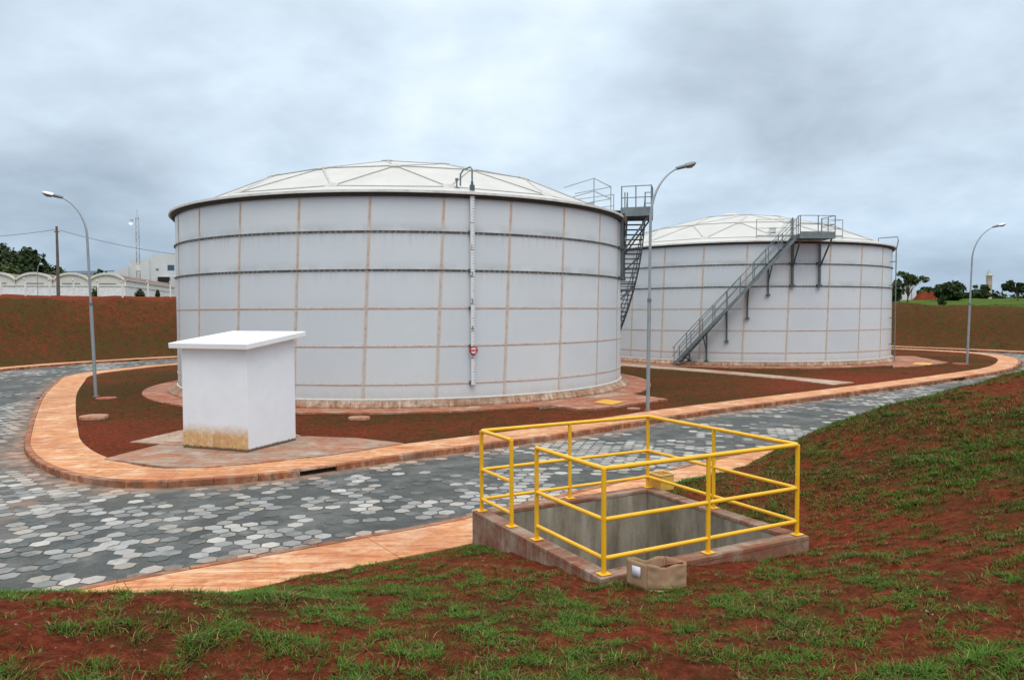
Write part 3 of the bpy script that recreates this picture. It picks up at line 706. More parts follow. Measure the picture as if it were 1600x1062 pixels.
# ---------------------------------------------------------------- staircases round the walls
DZ = 8.15
def staircase(T, ph, pa, pb, sa_, sb_, label):
    """platform from angle pa to pb; flight leaves at sa_ (top) and reaches the ground at sb_"""
    foot = W(T, ph, sb_, 11.35, .05)
    t = empty('tank_staircase', foot, 0, label, 'staircase', 'galvanised staircases on the tank walls')
    L = lambda th, r, z: W(T, ph, th, r, z) - foot
    ri, ro = 10.93, 11.78; n = 36; dth = (sb_ - sa_) / n; dzz = (DZ - .08) / n
    for nm, r in (('stringer', ri), ('stringer', ro)):
        mb = MB(); m_ = 40
        for i in range(m_ + 1):
            th = sa_ + (sb_ - sa_) * i / m_; z = DZ - (DZ - .08) * i / m_
            lo = max(z - .24, .05)
            for dr, z_ in ((-.018, lo), (.018, lo), (.018, z + .03), (-.018, z + .03)): mb.v.append(tuple(L(th, r + dr, z_)))
        for i in range(m_):
            for q in range(4): mb.f.append((i * 4 + q, i * 4 + (q + 1) % 4, i * 4 + 4 + (q + 1) % 4, i * 4 + 4 + q))
        mb.f += [(0, 1, 2, 3), (m_ * 4, m_ * 4 + 1, m_ * 4 + 2, m_ * 4 + 3)]
        mb.build(nm, M['galv'], t)
    tread = None
    for i in range(n):
        th = sa_ + dth * (i + .5); p = L(th, (ri + ro) / 2, DZ - dzz * (i + 1) + .01)
        if tread is None:
            tb = MB(); tb.box((0, -.11, 0), (ro - ri - .05, .025, .045)); tb.box((0, .11, 0), (ro - ri - .05, .025, .045))
            for q in range(7): tb.box((0, -.08 + q * .027, .008), (ro - ri - .05, .010, .025))
            tread = tb.build('tread', M['steel_dark'], t); s = tread
        else:
            s = tread.copy(); COL.objects.link(s); s.parent = t
        s.location = p; s.rotation_euler = (0, 0, ph + R_(th))
    # hand rails with a knee rail; posts in pairs
    for r in (ri, ro):
        mb = MB()
        for h in (1.05, .55):
            mb.tube([L(sa_ + (sb_ - sa_) * i / 30, r, DZ - (DZ - .08) * i / 30 + h) for i in range(31)], .023, 6)
        mb.build('handrail', M['galv'], t)
        for i in range(10):
            f = (i + .15) / 9.3; th = sa_ + (sb_ - sa_) * f; z = DZ - (DZ - .08) * f
            MB().tube([L(th, r, max(z - .15, .05)), L(th, r, z + 1.05)], .026, 6).build('post', M['galv'], t)
    # brackets carrying the flight off the wall
    for f in (.20, .38, .56, .74, .90):
        th = sa_ + (sb_ - sa_) * f; z = DZ - (DZ - .08) * f; zl = max(z - 2.05, .3); mb = MB()
        mb.bar(L(th, TR + .10, zl), L(th, TR + .10, z - .1), .09, .07)
        mb.bar(L(th, TR + .04, z - .16), L(th, ro, z - .16), .07, .07); mb.bar(L(th, TR + .12, max(z - 1.2, .35)), L(th, ro - .03, z - .22), .06, .06)
        mb.box(L(th, TR + .08, zl), (.24, .24, .10), rz=ph + R_(th))
        mb.build('bracket', M['steel_dark'], t)
    # platform
    mb = MB(); m_ = 6; R1, R2 = TR + .0, 12.1
    def sector(mb, r1, r2, z0, z1, a, b, m_=6):
        base = len(mb.v)
        for i in range(m_ + 1):
            th = a + (b - a) * i / m_
            for r, z in ((r1, z0), (r2, z0), (r2, z1), (r1, z1)): mb.v.append(tuple(L(th, r, z)))
        for i in range(m_):
            for q in range(4): mb.f.append((base + i * 4 + q, base + i * 4 + (q + 1) % 4, base + i * 4 + 4 + (q + 1) % 4, base + i * 4 + 4 + q))
        mb.f += [(base, base + 1, base + 2, base + 3), tuple(base + m_ * 4 + q for q in range(4))]
    sector(mb, R1 - .35, R2, DZ - .04, DZ, pa, pb); mb.build('deck', M['steel_dark'], t)
    mb = MB(); sector(mb, R2 - .02, R2 + .02, DZ - .30, DZ + .12, pa, pb); sector(mb, TR + .30, TR + .34, DZ - .26, DZ - .05, pa, pb)
    for th in (pa, pb, (pa + pb) / 2): mb.bar(L(th, TR + .3, DZ - .17), L(th, R2, DZ - .17), .05, .24)
    mb.bar(L(pa, TR + .1, DZ - .02), L(pa, R2, DZ - .02), .03, .28)
    mb.build('deck_frame', M['galv'], t)
    mb = MB(); q = [L(pa, R1 + .15, DZ), L(pa, R2, DZ)] + [L(pa + (pb - pa) * i / 4, R2, DZ) for i in range(1, 5)]
    for h in (1.08, .56):
        mb.tube([p + Vector((0, 0, h)) for p in q], .024, 6)
    for e_, r in ((pb, R2), (pb, ro + .02)):
        pass
    mb.tube([L(pb, R2, DZ + 1.08), L(pb, ro, DZ + 1.08)], .024, 6); mb.tube([L(pb, R2, DZ + .56), L(pb, ro, DZ + .56)], .024, 6)
    mb.build('platform_rail', M['galv'], t)
    for p in (L(pa, R1 + .15, DZ), L(pa, 11.4, DZ), L(pa, R2, DZ), L((pa + pb) / 2, R2, DZ), L(pb, R2, DZ), L(pb, ro, DZ), L(pb, ri, DZ), L(pb, ri - .12, DZ)):
        MB().tube([p + Vector((0, 0, -.2)), p + Vector((0, 0, 1.10))], .030, 6).build('post', M['galv'], t)
    for th in (pa + (pb - pa) * .06, pb - (pb - pa) * .04):
        mb = MB(); mb.bar(L(th, TR + .15, ring_z(2) - .05), L(th, TR + .15, DZ - .28), .13, .11)
        mb.bar(L(th, TR + .2, DZ - 1.9), L(th, R2 - .12, DZ - .28), .075, .075)
        for k in (1, 2): mb.box(L(th, TR + .10, ring_z(k) + .02), (.28, .30, .14), rz=ph + R_(th))
        mb.build('column', M['steel_dark'], t)
    return t
staircase(T1, ph1, 66, 76, 76, 111, 'dark galvanised staircase with platform hanging off the right edge of the nearer tank')
staircase(T2, ph2, 28, 17.5, 17.5, -19.5, 'galvanised staircase running diagonally up the front of the farther tank')

def roof_railing(T, ph, runs, label):
    base = W(T, ph, runs[0][0][0], runs[0][0][1], runs[0][0][2])
    t = empty('roof_railing', base, 0, label, 'railing', 'pipe railings on the tank roofs')
    for run in runs:
        pts = [W(T, ph, *q) - base for q in run]; up = Vector((0, 0, 1))
        mb = MB()
        for h in (1.1, .55): mb.tube([p + up * h for p in pts], .022, 6)
        mb.build('rail', M['steel_light'], t)
        for p, qq in zip(pts, run):
            if qq[1] < 9: continue
            MB().tube([p - up * .1, p + up * 1.12], .026, 6).build('post', M['steel_light'], t)
        MB().bar(pts[0] + up * .06, pts[1] + up * .06, .02, .12).build('toe_board', M['steel_light'], t)
    return t
# dome height along a radius
def dz_(r): return float(np.interp(r, [0, RC, RB, HUB, 10.85], [10.74, 10.42, 9.45, 8.20, 7.88])) + .02
roof_railing(T1, ph1, [[(62.8, 8.15, 8.14), (52, 10.2, 8.14), (66, 10.25, 8.14), (76, 8.4, 8.14)], [(79, 10.3, 8.14), (90, 8.5, 8.14)]],
             'pale pipe railing on the dome of the nearer tank beside its stair platform')
roof_railing(T2, ph2, [[(6.5, 10.2, 8.14), (19.5, 10.2, 8.14), (21, 8.0, 8.14)], [(29.5, 10.3, 8.14), (38, 10.4, 8.14), (36, 8.1, 8.14)]],
             'thin pipe railing on the dome of the farther tank behind its stair platform')
b0 = W(T2, ph2, 14, 9.0, dz_(9.0))
hz = empty('roof_hatch', b0, ph2, 'small grey square hatch on the dome of the farther tank', 'hatch')
MB().box((0, 0, .08), (.38, .38, .26)).build('frame', M['dome_rim'], hz); MB().box((0, 0, .23), (.46, .46, .04)).build('lid', M['galv'], hz, bevel=.01)

# ---------------------------------------------------------------- level gauge on tank 1
GA = 12.95
gb = W(T1, ph1, GA, TR, .78); g = empty('level_gauge', gb, ph1 + R_(GA) + PI / 2, 'tall narrow white graduated board with a red ring marker on the nearer tank', 'gauge')
m = Mt('gauge board enamel', .5)
x, y, z = m.xyz(); zq = m.math('ADD', z, 100 - (6.78 - .78))
def tick(step, wid, x0, x1):
    f = m.math('ABSOLUTE', m.math('SUBTRACT', m.math('FRACT', m.math('ADD', m.math('DIVIDE', zq, step), .5)), .5))
    return m.math('MULTIPLY', m.math('LESS_THAN', f, wid / step / 2), m.math('MULTIPLY', m.math('GREATER_THAN', x, x0), m.math('LESS_THAN', x, x1)))
tk = m.math('MAXIMUM', m.math('MAXIMUM', tick(.1, .018, .022, .09), tick(.5, .02, -.005, .09)), tick(1.0, .024, -.09, .09))
c = m.mix(m.rng(m.noise(5, 5, .7), .5, .7, 0, .5), (.68, .70, .71), (.52, .48, .42))
wh = m.col(m.mix(tk, c, (.05, .055, .06))).m; bk = simple('gauge marks', (.05, .055, .06), .6)
red = simple('red marker', (.42, .012, .03), .45)
# local frame: x along the wall to the right, -y out towards the viewer, z up (0 = foot of the board)
MB().box((0, -.14, 3.6), (.165, .03, 7.2)).build('board', wh, g)
zt0 = 6.78 - .78
for k in range(1, 6):
    cu = bpy.data.curves.new('numeral', 'FONT'); cu.body = str(k); cu.size = .24; cu.align_x = 'CENTER'; cu.extrude = .003
    tmp = bpy.data.objects.new('tmp', cu); COL.objects.link(tmp); bpy.context.view_layer.update()
    dg = bpy.context.evaluated_depsgraph_get(); me = bpy.data.meshes.new_from_object(tmp.evaluated_get(dg)); bpy.data.objects.remove(tmp)
    me.materials.clear(); me.materials.append(bk)
    o = bpy.data.objects.new('numeral', me); COL.objects.link(o); o.parent = g; o.location = (-.035, -.159, zt0 - k + .03); o.rotation_euler = (PI / 2, 0, 0)
for z in (.1, ring_z(4) - .78 - .02, ring_z(3) - .78 + .0, ring_z(2) - .78, 5.65):
    MB().box((-.085, -.07, z), (.09, .14, .11)).build('bracket', M['steel_dark'], g)
mb = MB(); mb.lathe([(.115, -.012), (.165, -.012), (.165, .012), (.115, .012)], 28, True); mk = mb.build('marker', red, g, (0.0, -.185, 1.30)); mk.rotation_euler = (PI / 2, 0, 0)
MB().lathe([(0, .0), (.116, .0), (.116, .006), (0, .006)], 24).build('marker_face', simple('marker face', (.72, .66, .67), .5), mk)
MB().box((0, 0, .012), (.30, .045, .014)).build('pointer', red, mk)
gp = M['galv']
MB().tube([(.0, -.12, 7.18), (.0, -.12, 7.95), (-.05, -.07, 8.04), (-.22, .25, 7.98), (-.28, .42, 7.85), (-.28, .44, 7.42)], .032, 8).build('cable_pipe', gp, g)
MB().box((0, -.12, 7.28), (.16, .12, .20)).tube([(0, -.12, 7.2), (0, -.12, 7.5)], .05, 8).build('pulley_box', M['steel_dark'], g)
o = MB().tube([(0, 0, 0), (0, 0, .30)], .03, 8).tube([(0, 0, .28), (0, 0, .38)], .06, 8).lathe([(0, 0), (.1, 0), (.1, .03), (0, .03)], 12).build('breather_pipe', gp, None, W(T1, ph1, 10.9, 9.95, 8.13))
tag(o, 'short grey breather stub on the dome rim left of the level gauge pipe', 'pipe')
# overflow pipe down the right side of tank 2
a = W(T2, ph2, 69.5, 10.2, 8.05)
q = [W(T2, ph2, 69, 9.9, 8.1), W(T2, ph2, 69, 9.9, 8.42), W(T2, ph2, 70, 10.4, 8.45), W(T2, ph2, 70, 11.05, 8.45), W(T2, ph2, 70, 11.1, 8.2), W(T2, ph2, 70, 10.98, 7.6), W(T2, ph2, 70, 10.98, .03)]
ov = empty('overflow_pipe', W(T2, ph2, 70, 10.98, .03), 0, 'thin grey pipe hooked over the rim and down the right side of the farther tank', 'pipe')
MB().tube([p - ov.location for p in q], .035, 8).build('pipe', gp, ov)
for z in (1.2, 3.0, 5.2, 6.8): MB().bar(W(T2, ph2, 70, TR, z) - ov.location, W(T2, ph2, 70, 11.02, z) - ov.location, .05, .05).build('clamp', M['steel_dark'], ov)

# ---------------------------------------------------------------- white hut on its pad
hF, hL, hR = Vector((-6.61, 18.74, 0)), Vector((-8.53, 19.49, 0)), Vector((-5.88, 20.51, 0))
hc_ = (hL + hR) / 2; hrz = math.atan2((hF - hL).y, (hF - hL).x)
hut = empty('utility_hut', (hc_.x, hc_.y, .03), hrz, 'small windowless white hut with a flat slab roof and ochre stain at its foot', 'hut')
hx_, hy_ = (hF - hL).length, (hR - hF).length
ta = .108; zc_ = 2.70
mb = MB(); a_, b_ = hx_ / 2, hy_ / 2; zf, zb = zc_ - b_ * math.tan(ta), zc_ + b_ * math.tan(ta)
mb.add([(-a_, -b_, -.02), (a_, -b_, -.02), (a_, b_, -.02), (-a_, b_, -.02), (-a_, -b_, zf), (a_, -b_, zf), (a_, b_, zb), (-a_, b_, zb)], [(0, 1, 2, 3), (4, 5, 6, 7), (0, 1, 5, 4), (1, 2, 6, 5), (2, 3, 7, 6), (3, 0, 4, 7)]).build('wall', M['plaster'], hut, bevel=.012)
MB().box((0, 0, zc_ + .062), (hx_ + .44, hy_ + .44, .14), M=Matrix.Rotation(ta, 3, 'X')).build('roof', M['slab_white'], hut, bevel=.014)
def slab(px_poly, z1, mat, z0=-.12, name='pavement'):
    o = MB().prism([at(x, y, z1)[:2] for x, y in px_poly], z0, z1).build(name, mat); return tag(o, kind='structure')
slab([(163, 716), (245, 695), (262, 690), (480, 681), (560, 684), (630, 692), (520, 709), (406, 722), (325, 729), (260, 729)], .028, M['pad'])
slab([(203, 690), (286, 671), (420, 668), (470, 680), (262, 693)], .012, M['path'])
# drainage paving by the tanks, with yellow hatch plates
slab([(829, 628), (905, 617), (975, 613), (1043, 623), (940, 637), (906, 639)], .045, M['apron'])
slab([(905, 620), (960, 613), (985, 616), (930, 622)], .052, M['path'])
slab([(1392, 556), (1428, 556), (1482, 566), (1440, 571), (1395, 573)], .045, M['apron'])
slab([(940, 568), (975, 567), (1056, 573.2), (1165, 582), (1245, 589), (1335, 597), (1300, 600.5), (1240, 593), (1165, 586.2), (1056, 577.5), (975, 571.2), (940, 571)], .02, M['path'])
for i, (poly, lb) in enumerate(([[(927, 628), (945, 623.4), (977, 627), (956, 631.8)], 'bright yellow square hatch plate on paving beside the nearer tank'],
                                [[(1424, 568.5), (1432, 565.8), (1458, 567), (1452, 570)], 'small yellow hatch plate on paving beside the farther tank'])):
    pts = [at(x, y, .07) for x, y in poly]; c = sum(pts, Vector()) / 4
    o = MB().prism([(p - c)[:2] for p in pts], -.012, 0).build('hatch_plate', M['hatch_yellow'], None, c, bevel=.004)
    tag(o, lb, 'hatch', 'yellow hatch plates')
def disc(px, py, z, r, h, mat, name, lb, cat, grp=None):
    p = at(px, py, z); mb = MB(); prof = [(0, 0), (r * .93, 0), (r, .02), (r, h - .025), (r * .97, h), (r * .45, h + .008), (0, h + .010)]
    t = empty(name, (p.x, p.y, -.03), random.random(), lb, cat, grp)
    mb.lathe(prof, 40).build('lid', mat, t, smooth=30)
    MB().lathe([(r * .80, -.1), (r * 1.0, -.1), (r * .96, .012), (r * .80, .012)], 36, True).build('collar', M['footing'], t)
    return t
disc(147, 653, 0, .44, .12, M['cover'], 'manhole_cover', 'round concrete manhole lid on red earth left of the white hut', 'manhole cover', 'round concrete lids in the soil')
disc(561, 654, 0, .36, .09, M['cover'], 'manhole_cover', 'round concrete manhole lid on the grass in front of the nearer tank', 'manhole cover', 'round concrete lids in the soil')
disc(166, 622, 0, .40, .06, M['lid_red'], 'manhole_cover', 'flat red dusted lid beside the foot of the left lamp post', 'manhole cover', 'round concrete lids in the soil')
disc(990, 638.5, 0, .24, .06, M['cover'], 'manhole_cover', 'small pinkish lid on soil left of the middle lamp post', 'manhole cover', 'round concrete lids in the soil')
disc(1499, 569.5, 0, .42, .12, M['lid_red'], 'manhole_cover', 'low reddish lid beside the foot of the right lamp post', 'manhole cover', 'round concrete lids in the soil')
for px, py, w_, lb in ((855, 636, 1.0, 'dark slot drain in the soil beside the nearer tank paving'), (1382, 571, 1.3, 'dark slot drain in front of the farther tank')):
    p = at(px, py, 0); t = empty('slot_drain', (p.x, p.y, -.02), R_(38 if px < 900 else 5), lb, 'drain', 'slot drains')
    mb = MB(); mb.box((0, -.16, .02), (w_, .05, .07)).box((0, .16, .02), (w_, .05, .07)); mb.build('frame', M['footing'], t)
    MB().box((0, 0, .0), (w_ - .02, .27, .05)).build('grate', M['dark'], t)
# kerb inlets: shade of the mouths under the lintel blocks painted as near-black plates
for i, (d, lb) in enumerate(zip(drains, ('wide dark gully mouth in the kerb in front of the white hut', 'small dark gully mouth in the long kerb at the right bend',
                                         'dark gully mouth in the far left kerb below the red bank', 'dark gully mouth in the far right kerb behind the right lamp post'))):
    if OPEN: d = Vector((*min(OPEN, key=lambda q: math.hypot(q[0] - d.x, q[1] - d.y)), 0))
    path = isl if i < 2 else outp; N_ = normals(path, i < 2); k = int(np.argmin(np.hypot(path[:, 0] - d.x, path[:, 1] - d.y))); p = path[k]; n_ = N_[k]
    t = empty('kerb_inlet', (p[0] + n_[0] * .07, p[1] + n_[1] * .07, -.15), math.atan2(n_[1], n_[0]) - PI / 2, lb, 'drain', 'kerb inlets')
    mb = MB(); wd = .92 if i == 0 else .8
    mb.box((0, .050, .054), (wd, .03, .10)); mb.build('mouth_shade', M['dark'], t)  # thin dark plate, the shade of the recess put into its colour
    MB().box((-wd / 2 - .02, 0, .05), (.05, .12, .09)).build('cheek', M['footing'], t); MB().box((wd / 2 + .02, 0, .05), (.05, .12, .09)).build('cheek', M['footing'], t)

# ---------------------------------------------------------------- pit with yellow railing
pit = empty('inspection_pit', (pit_c.x, pit_c.y, 0), pit_rz, 'square open concrete pit sunk in the grassy bank', 'pit')
h = pit_side / 2; tk_ = .19; z0, z1 = -2.3, PIT_Z
for nm, (cx, cy, sx, sy) in (('wall', (0, -h + tk_ / 2, 2 * h, tk_)), ('wall', (0, h - tk_ / 2, 2 * h, tk_)), ('wall', (-h + tk_ / 2, 0, tk_, 2 * h - 2 * tk_)), ('wall', (h - tk_ / 2, 0, tk_, 2 * h - 2 * tk_))):
    MB().box((cx, cy, (z0 + z1 - .057) / 2), (sx, sy, z1 - .057 - z0)).build(nm, M['pitwall'], pit)
for k in range(4):
    c_, s2 = round(math.cos(k * PI / 2)), round(math.sin(k * PI / 2)); ln = 2 * h + .03 if k % 2 == 0 else 2 * h - 2 * tk_ - .03
    def rb(cx, cy, cz, sx, sy, sz): return ((cx * c_ - cy * s2, cx * s2 + cy * c_, cz), (sx, sy, sz) if k % 2 == 0 else (sy, sx, sz))
    top = MB().box(*rb(0, -h + tk_ / 2 - .003, z1 - .028, ln, tk_ + .018, .056)).build('curb', M['curb'], pit, bevel=.010)
    MB().box(*rb(0, -h + .048, z1 - .30, 2 * h + .022 if k % 2 == 0 else 2 * h - .16, .125, .488)).build('outer_face', M['curb'], pit)
MB().box((0, 0, z0 - .05), (2 * h, 2 * h, .1)).build('floor', M['pitwall'], pit)
rl = empty('safety_railing', (pit_c.x, pit_c.y, PIT_Z), pit_rz, 'yellow pipe railing standing round the open concrete pit', 'railing')
q = h - .085
cFL, cFR, cBR, cBL = (-q, -q), (q, -q), (q, q), (-q, q)      # front, right, back, left corners in the photo
def lerp(a, b, t): return (a[0] + (b[0] - a[0]) * t, a[1] + (b[1] - a[1]) * t)
g1, g2 = lerp(cBL, cFL, .30), lerp(cBL, cFL, .52)
posts = [cBL, g1, g2, cFL, lerp(cFL, cFR, .5), cFR, lerp(cFR, cBR, .5), cBR, lerp(cBR, cBL, .5)]
RH = 1.115
for x, y in posts:
    mb = MB().tube([(x, y, .012), (x, y, RH)], .0265, 12); mb.build('post', M['yellow'], rl, smooth=True)
    MB().box((x, y, .010), (.13, .115, .012)).build('base_plate', M['yellow'], rl, bevel=.003)
def cpath(pts, z, r=.05):
    out = [Vector((pts[0][0], pts[0][1], z))]
    for i in range(1, len(pts) - 1):
        a, b, c = (Vector((p[0], p[1], z)) for p in pts[i - 1:i + 2]); u = (a - b).normalized(); v = (c - b).normalized()
        for t in (0, .25, .5, .75, 1): out.append((b + u * r) * (1 - t) ** 2 + b * 2 * t * (1 - t) + (b + v * r) * t * t)
    out.append(Vector((pts[-1][0], pts[-1][1], z))); return out
run = [g2, cFL, cFR, cBR, cBL, g1]
for z, r in ((RH, .027), (.58, .024), (.17, .024)):
    MB().tube(cpath(run, z, .045), r, 12).build('rail', M['yellow'], rl, smooth=True)
# small yellow bin on the curb at the back corner
v = at(1026, 763, PIT_Z); bn = empty('yellow_box', (v.x + .10, v.y + .12, PIT_Z - .02), pit_rz + .0, 'small open yellow metal box on the back corner of the pit curb', 'box')
mb = MB()
for c, s_ in (((0, -.13, .12), (.26, .012, .24)), ((0, .13, .12), (.26, .012, .24)), ((-.13, 0, .12), (.012, .248, .24)), ((.13, 0, .12), (.012, .248, .24)), ((0, 0, .008), (.248, .248, .012))): mb.box(c, s_)
mb.build('body', simple('worn yellow box paint', (.72, .42, .08), .6, 0, .12, 8, 0, (.45, .25, .10)), bn)
mb = MB()
for c, s_ in (((0, -.142, .235), (.30, .012, .02)), ((0, .142, .235), (.30, .012, .02)), ((-.142, 0, .235), (.012, .27, .02)), ((.142, 0, .235), (.012, .27, .02))): mb.box(c, s_)
mb.build('lip', simple('pale yellow lip', (.80, .66, .36), .5), bn)

# ---------------------------------------------------------------- cardboard box
m = Mt('cardboard', .85, 0, .2); c = m.ramp(m.noise(4, 5, .6), [(.3, (.32, .20, .115)), (.7, (.43, .285, .175))])
c = m.mix(m.rng(m.noise(2.5, 5, .6, off=(4, 4, 4)), .55, .7, 0, .5), c, (.20, .11, .065)); m.col(c).bump(m.noise(12, 4), .25, .01); M['card'] = m.m
cb0 = at(1011, 922, .64); cbz = float(height([cb0.x], [cb0.y])[0])
cb0 = at(1011, 921, cbz)
cb = empty('cardboard_box', (cb0.x, cb0.y, cbz - .012), R_(6), 'crumpled open cardboard box with a white label lying against the pit curb', 'box')
def sheet(fn, nu, nv, name, mat, par, th=.006):
    me = bpy.data.meshes.new(name); vs = [fn(i / nu, j / nv) for j in range(nv + 1) for i in range(nu + 1)]
    fs = [(j * (nu + 1) + i, j * (nu + 1) + i + 1, (j + 1) * (nu + 1) + i + 1, (j + 1) * (nu + 1) + i) for j in range(nv) for i in range(nu)]
    me.from_pydata([tuple(v) for v in vs], [], fs); me.materials.append(mat); smooth_it(me, 50)
    o = bpy.data.objects.new(name, me); COL.objects.link(o); o.parent = par
    s = o.modifiers.new('s', 'SOLIDIFY'); s.thickness = th; s.offset = 0; return o
BW, BD, BH = .40, .25, .27
ez = lambda x, y: float(fbm(np.array([x * 9 + 3]), np.array([y * 9]), 1, 70, 2)[0]) - .5
def front(u, v):
    dent = -.035 * math.exp(-((u - .42) ** 2) / .006) * (.35 + .9 * v) + .02 * math.sin(u * 9) * v
    sag = -.055 * math.exp(-((u - .45) ** 2) / .03) * v
    return (u * BW, -dent * -1 * -1 + ez(u, v) * .02 - .012 * math.sin(u * 3.1) , v * BH * (1 - .02 * u) + sag)
sheet(front, 24, 10, 'side_panel', M['card'], cb)
a_ = R_(128)
side = lambda u, v: (math.cos(a_) * u * BD, math.sin(a_) * u * BD + ez(u + 2, v) * .008, v * (BH - .005) + .01 * u)
sheet(side, 8, 8, 'side_panel', M['card'], cb)
sheet(lambda u, v: (math.cos(a_) * BD + u * BW * .98, math.sin(a_) * BD + ez(u + 4, v) * .02, v * (BH + .01) - .04 * math.exp(-((u - .5) ** 2) / .03) * v), 16, 8, 'side_panel', M['card'], cb)
sheet(lambda u, v: (BW + math.cos(a_) * u * BD, math.sin(a_) * u * BD, v * BH + .01), 8, 6, 'side_panel', M['card'], cb)
sheet(lambda u, v: (u * BW + math.cos(a_) * v * BD, math.sin(a_) * v * BD, .012), 4, 4, 'bottom', M['card'], cb)
sheet(lambda u, v: (u * BW * 1.04 + .01, -.035 - v * .05 - .03 * math.sin(u * 3.1), .022 - .012 * v + .012 * math.sin(u * 8) * v), 20, 3, 'flap', M['card'], cb)
sheet(lambda u, v: (BW * (.52 + .42 * u) - v * .05, .02 + v * .13, BH * .93 - v * .07 + .02 * u), 8, 4, 'flap', simple('red inner flap', (.42, .085, .05), .8, 0, .15, 6), cb)
lab = sheet(lambda u, v: (math.cos(a_) * (.30 + .42 * u) * BD - .007, math.sin(a_) * (.30 + .42 * u) * BD - .007, BH * (.42 + .40 * v)), 2, 2, 'label', simple('paper label', (.72, .73, .80), .6, 0, .05), cb, .002)

# ---------------------------------------------------------------- lamp posts
def lamp(px, py, out, lean, kind, label, az=0.0):
    p = at(px, py, 0); t = empty('street_lamp', (p.x, p.y, -.03), az, label, 'street lamp', 'curved arm street lamps round the tank yard')
    s = 1 if out > 0 else -1; out = abs(out); H0 = 6.75
    P = lambda x, z: Vector((s * x + lean * z / 7.0, 0, z))
    MB().tube([P(0, 0), P(0, 3.9)], .068, 12).build('pole', M['pole'], t, smooth=True)
    arc = [P(0, 3.88)] + [P(0, H0 * .8), P(0, H0)]
    for k in range(1, 13):
        a = R_(72) * k / 12; rr = out / (1 - math.cos(R_(72))); arc.append(P(rr * (1 - math.cos(a)) , H0 + rr * 1.18 * math.sin(a)))
    MB().tube(arc, [.050] * 3 + [.048 - .0015 * k for k in range(12)], 12).build('arm', M['pole'], t, smooth=True)
    MB().tube([P(0, 3.85), P(0, 3.97)], .076, 12).build('joint_collar', M['lamp_body'], t, smooth=True)
    MB().tube([P(0, 0.0), P(0, .05)], .13, 12).build('foot', M['footing'], t)
    e = arc[-1]; d = (arc[-1] - arc[-2]).normalized(); d = (d + Vector((s * .75, 0, 0))).normalized() if kind != 'mid' else (d + Vector((s * .5, 0, .0))).normalized()
    n = Vector((-d.z * s, 0, d.x * s)) if s > 0 else Vector((d.z, 0, -d.x)); n = n if n.z > 0 else -n
    def shell(secs, name, mat):
        mb = MB(); k = 14
        for (l, wd, up, dn) in secs:
            for i in range(k):
                a = 2 * PI * i / k; y = wd * math.cos(a); v = math.sin(a); v = up * v if v > 0 else dn * v
                mb.v.append(tuple(e + d * l + Vector((0, y, 0)) + n * v))
        for j in range(len(secs) - 1):
            for i in range(k): mb.f.append((j * k + i, j * k + (i + 1) % k, (j + 1) * k + (i + 1) % k, (j + 1) * k + i))
        mb.f += [tuple(range(k)), tuple((len(secs) - 1) * k + i for i in range(k))]
        return mb.build(name, mat, t, smooth=50)
    shell([(-.08, .05, .05, .05), (.0, .075, .07, .06), (.26, .085, .08, .07), (.30, .085, .08, .07)], 'gear_housing', M['lamp_body'])
    shell([(.30, .09, .08, .03), (.38, .14, .10, .02), (.58, .155, .105, .02), (.74, .12, .08, .02), (.80, .05, .04, .02)], 'lamp_cover', M['lamp_white'] if kind != 'mid' else M['lamp_body'])
    shell([(.33, .08, .0, .05), (.42, .125, .0, .10), (.58, .135, .0, .12), (.72, .10, .0, .07), (.78, .04, .0, .02)], 'lamp_glass', M['glass'])
    return t
lamp(150, 619, -1.0, -.22, 'left', 'street lamp standing in red soil left of the white hut, arm curving left')
lamp(1012, 641, 1.15, .10, 'mid', 'street lamp standing between the two tanks, arm curving right', R_(25))
lamp(1511, 569, 1.3, .20, 'right', 'street lamp at the right end of the kerbed island, arm curving right')

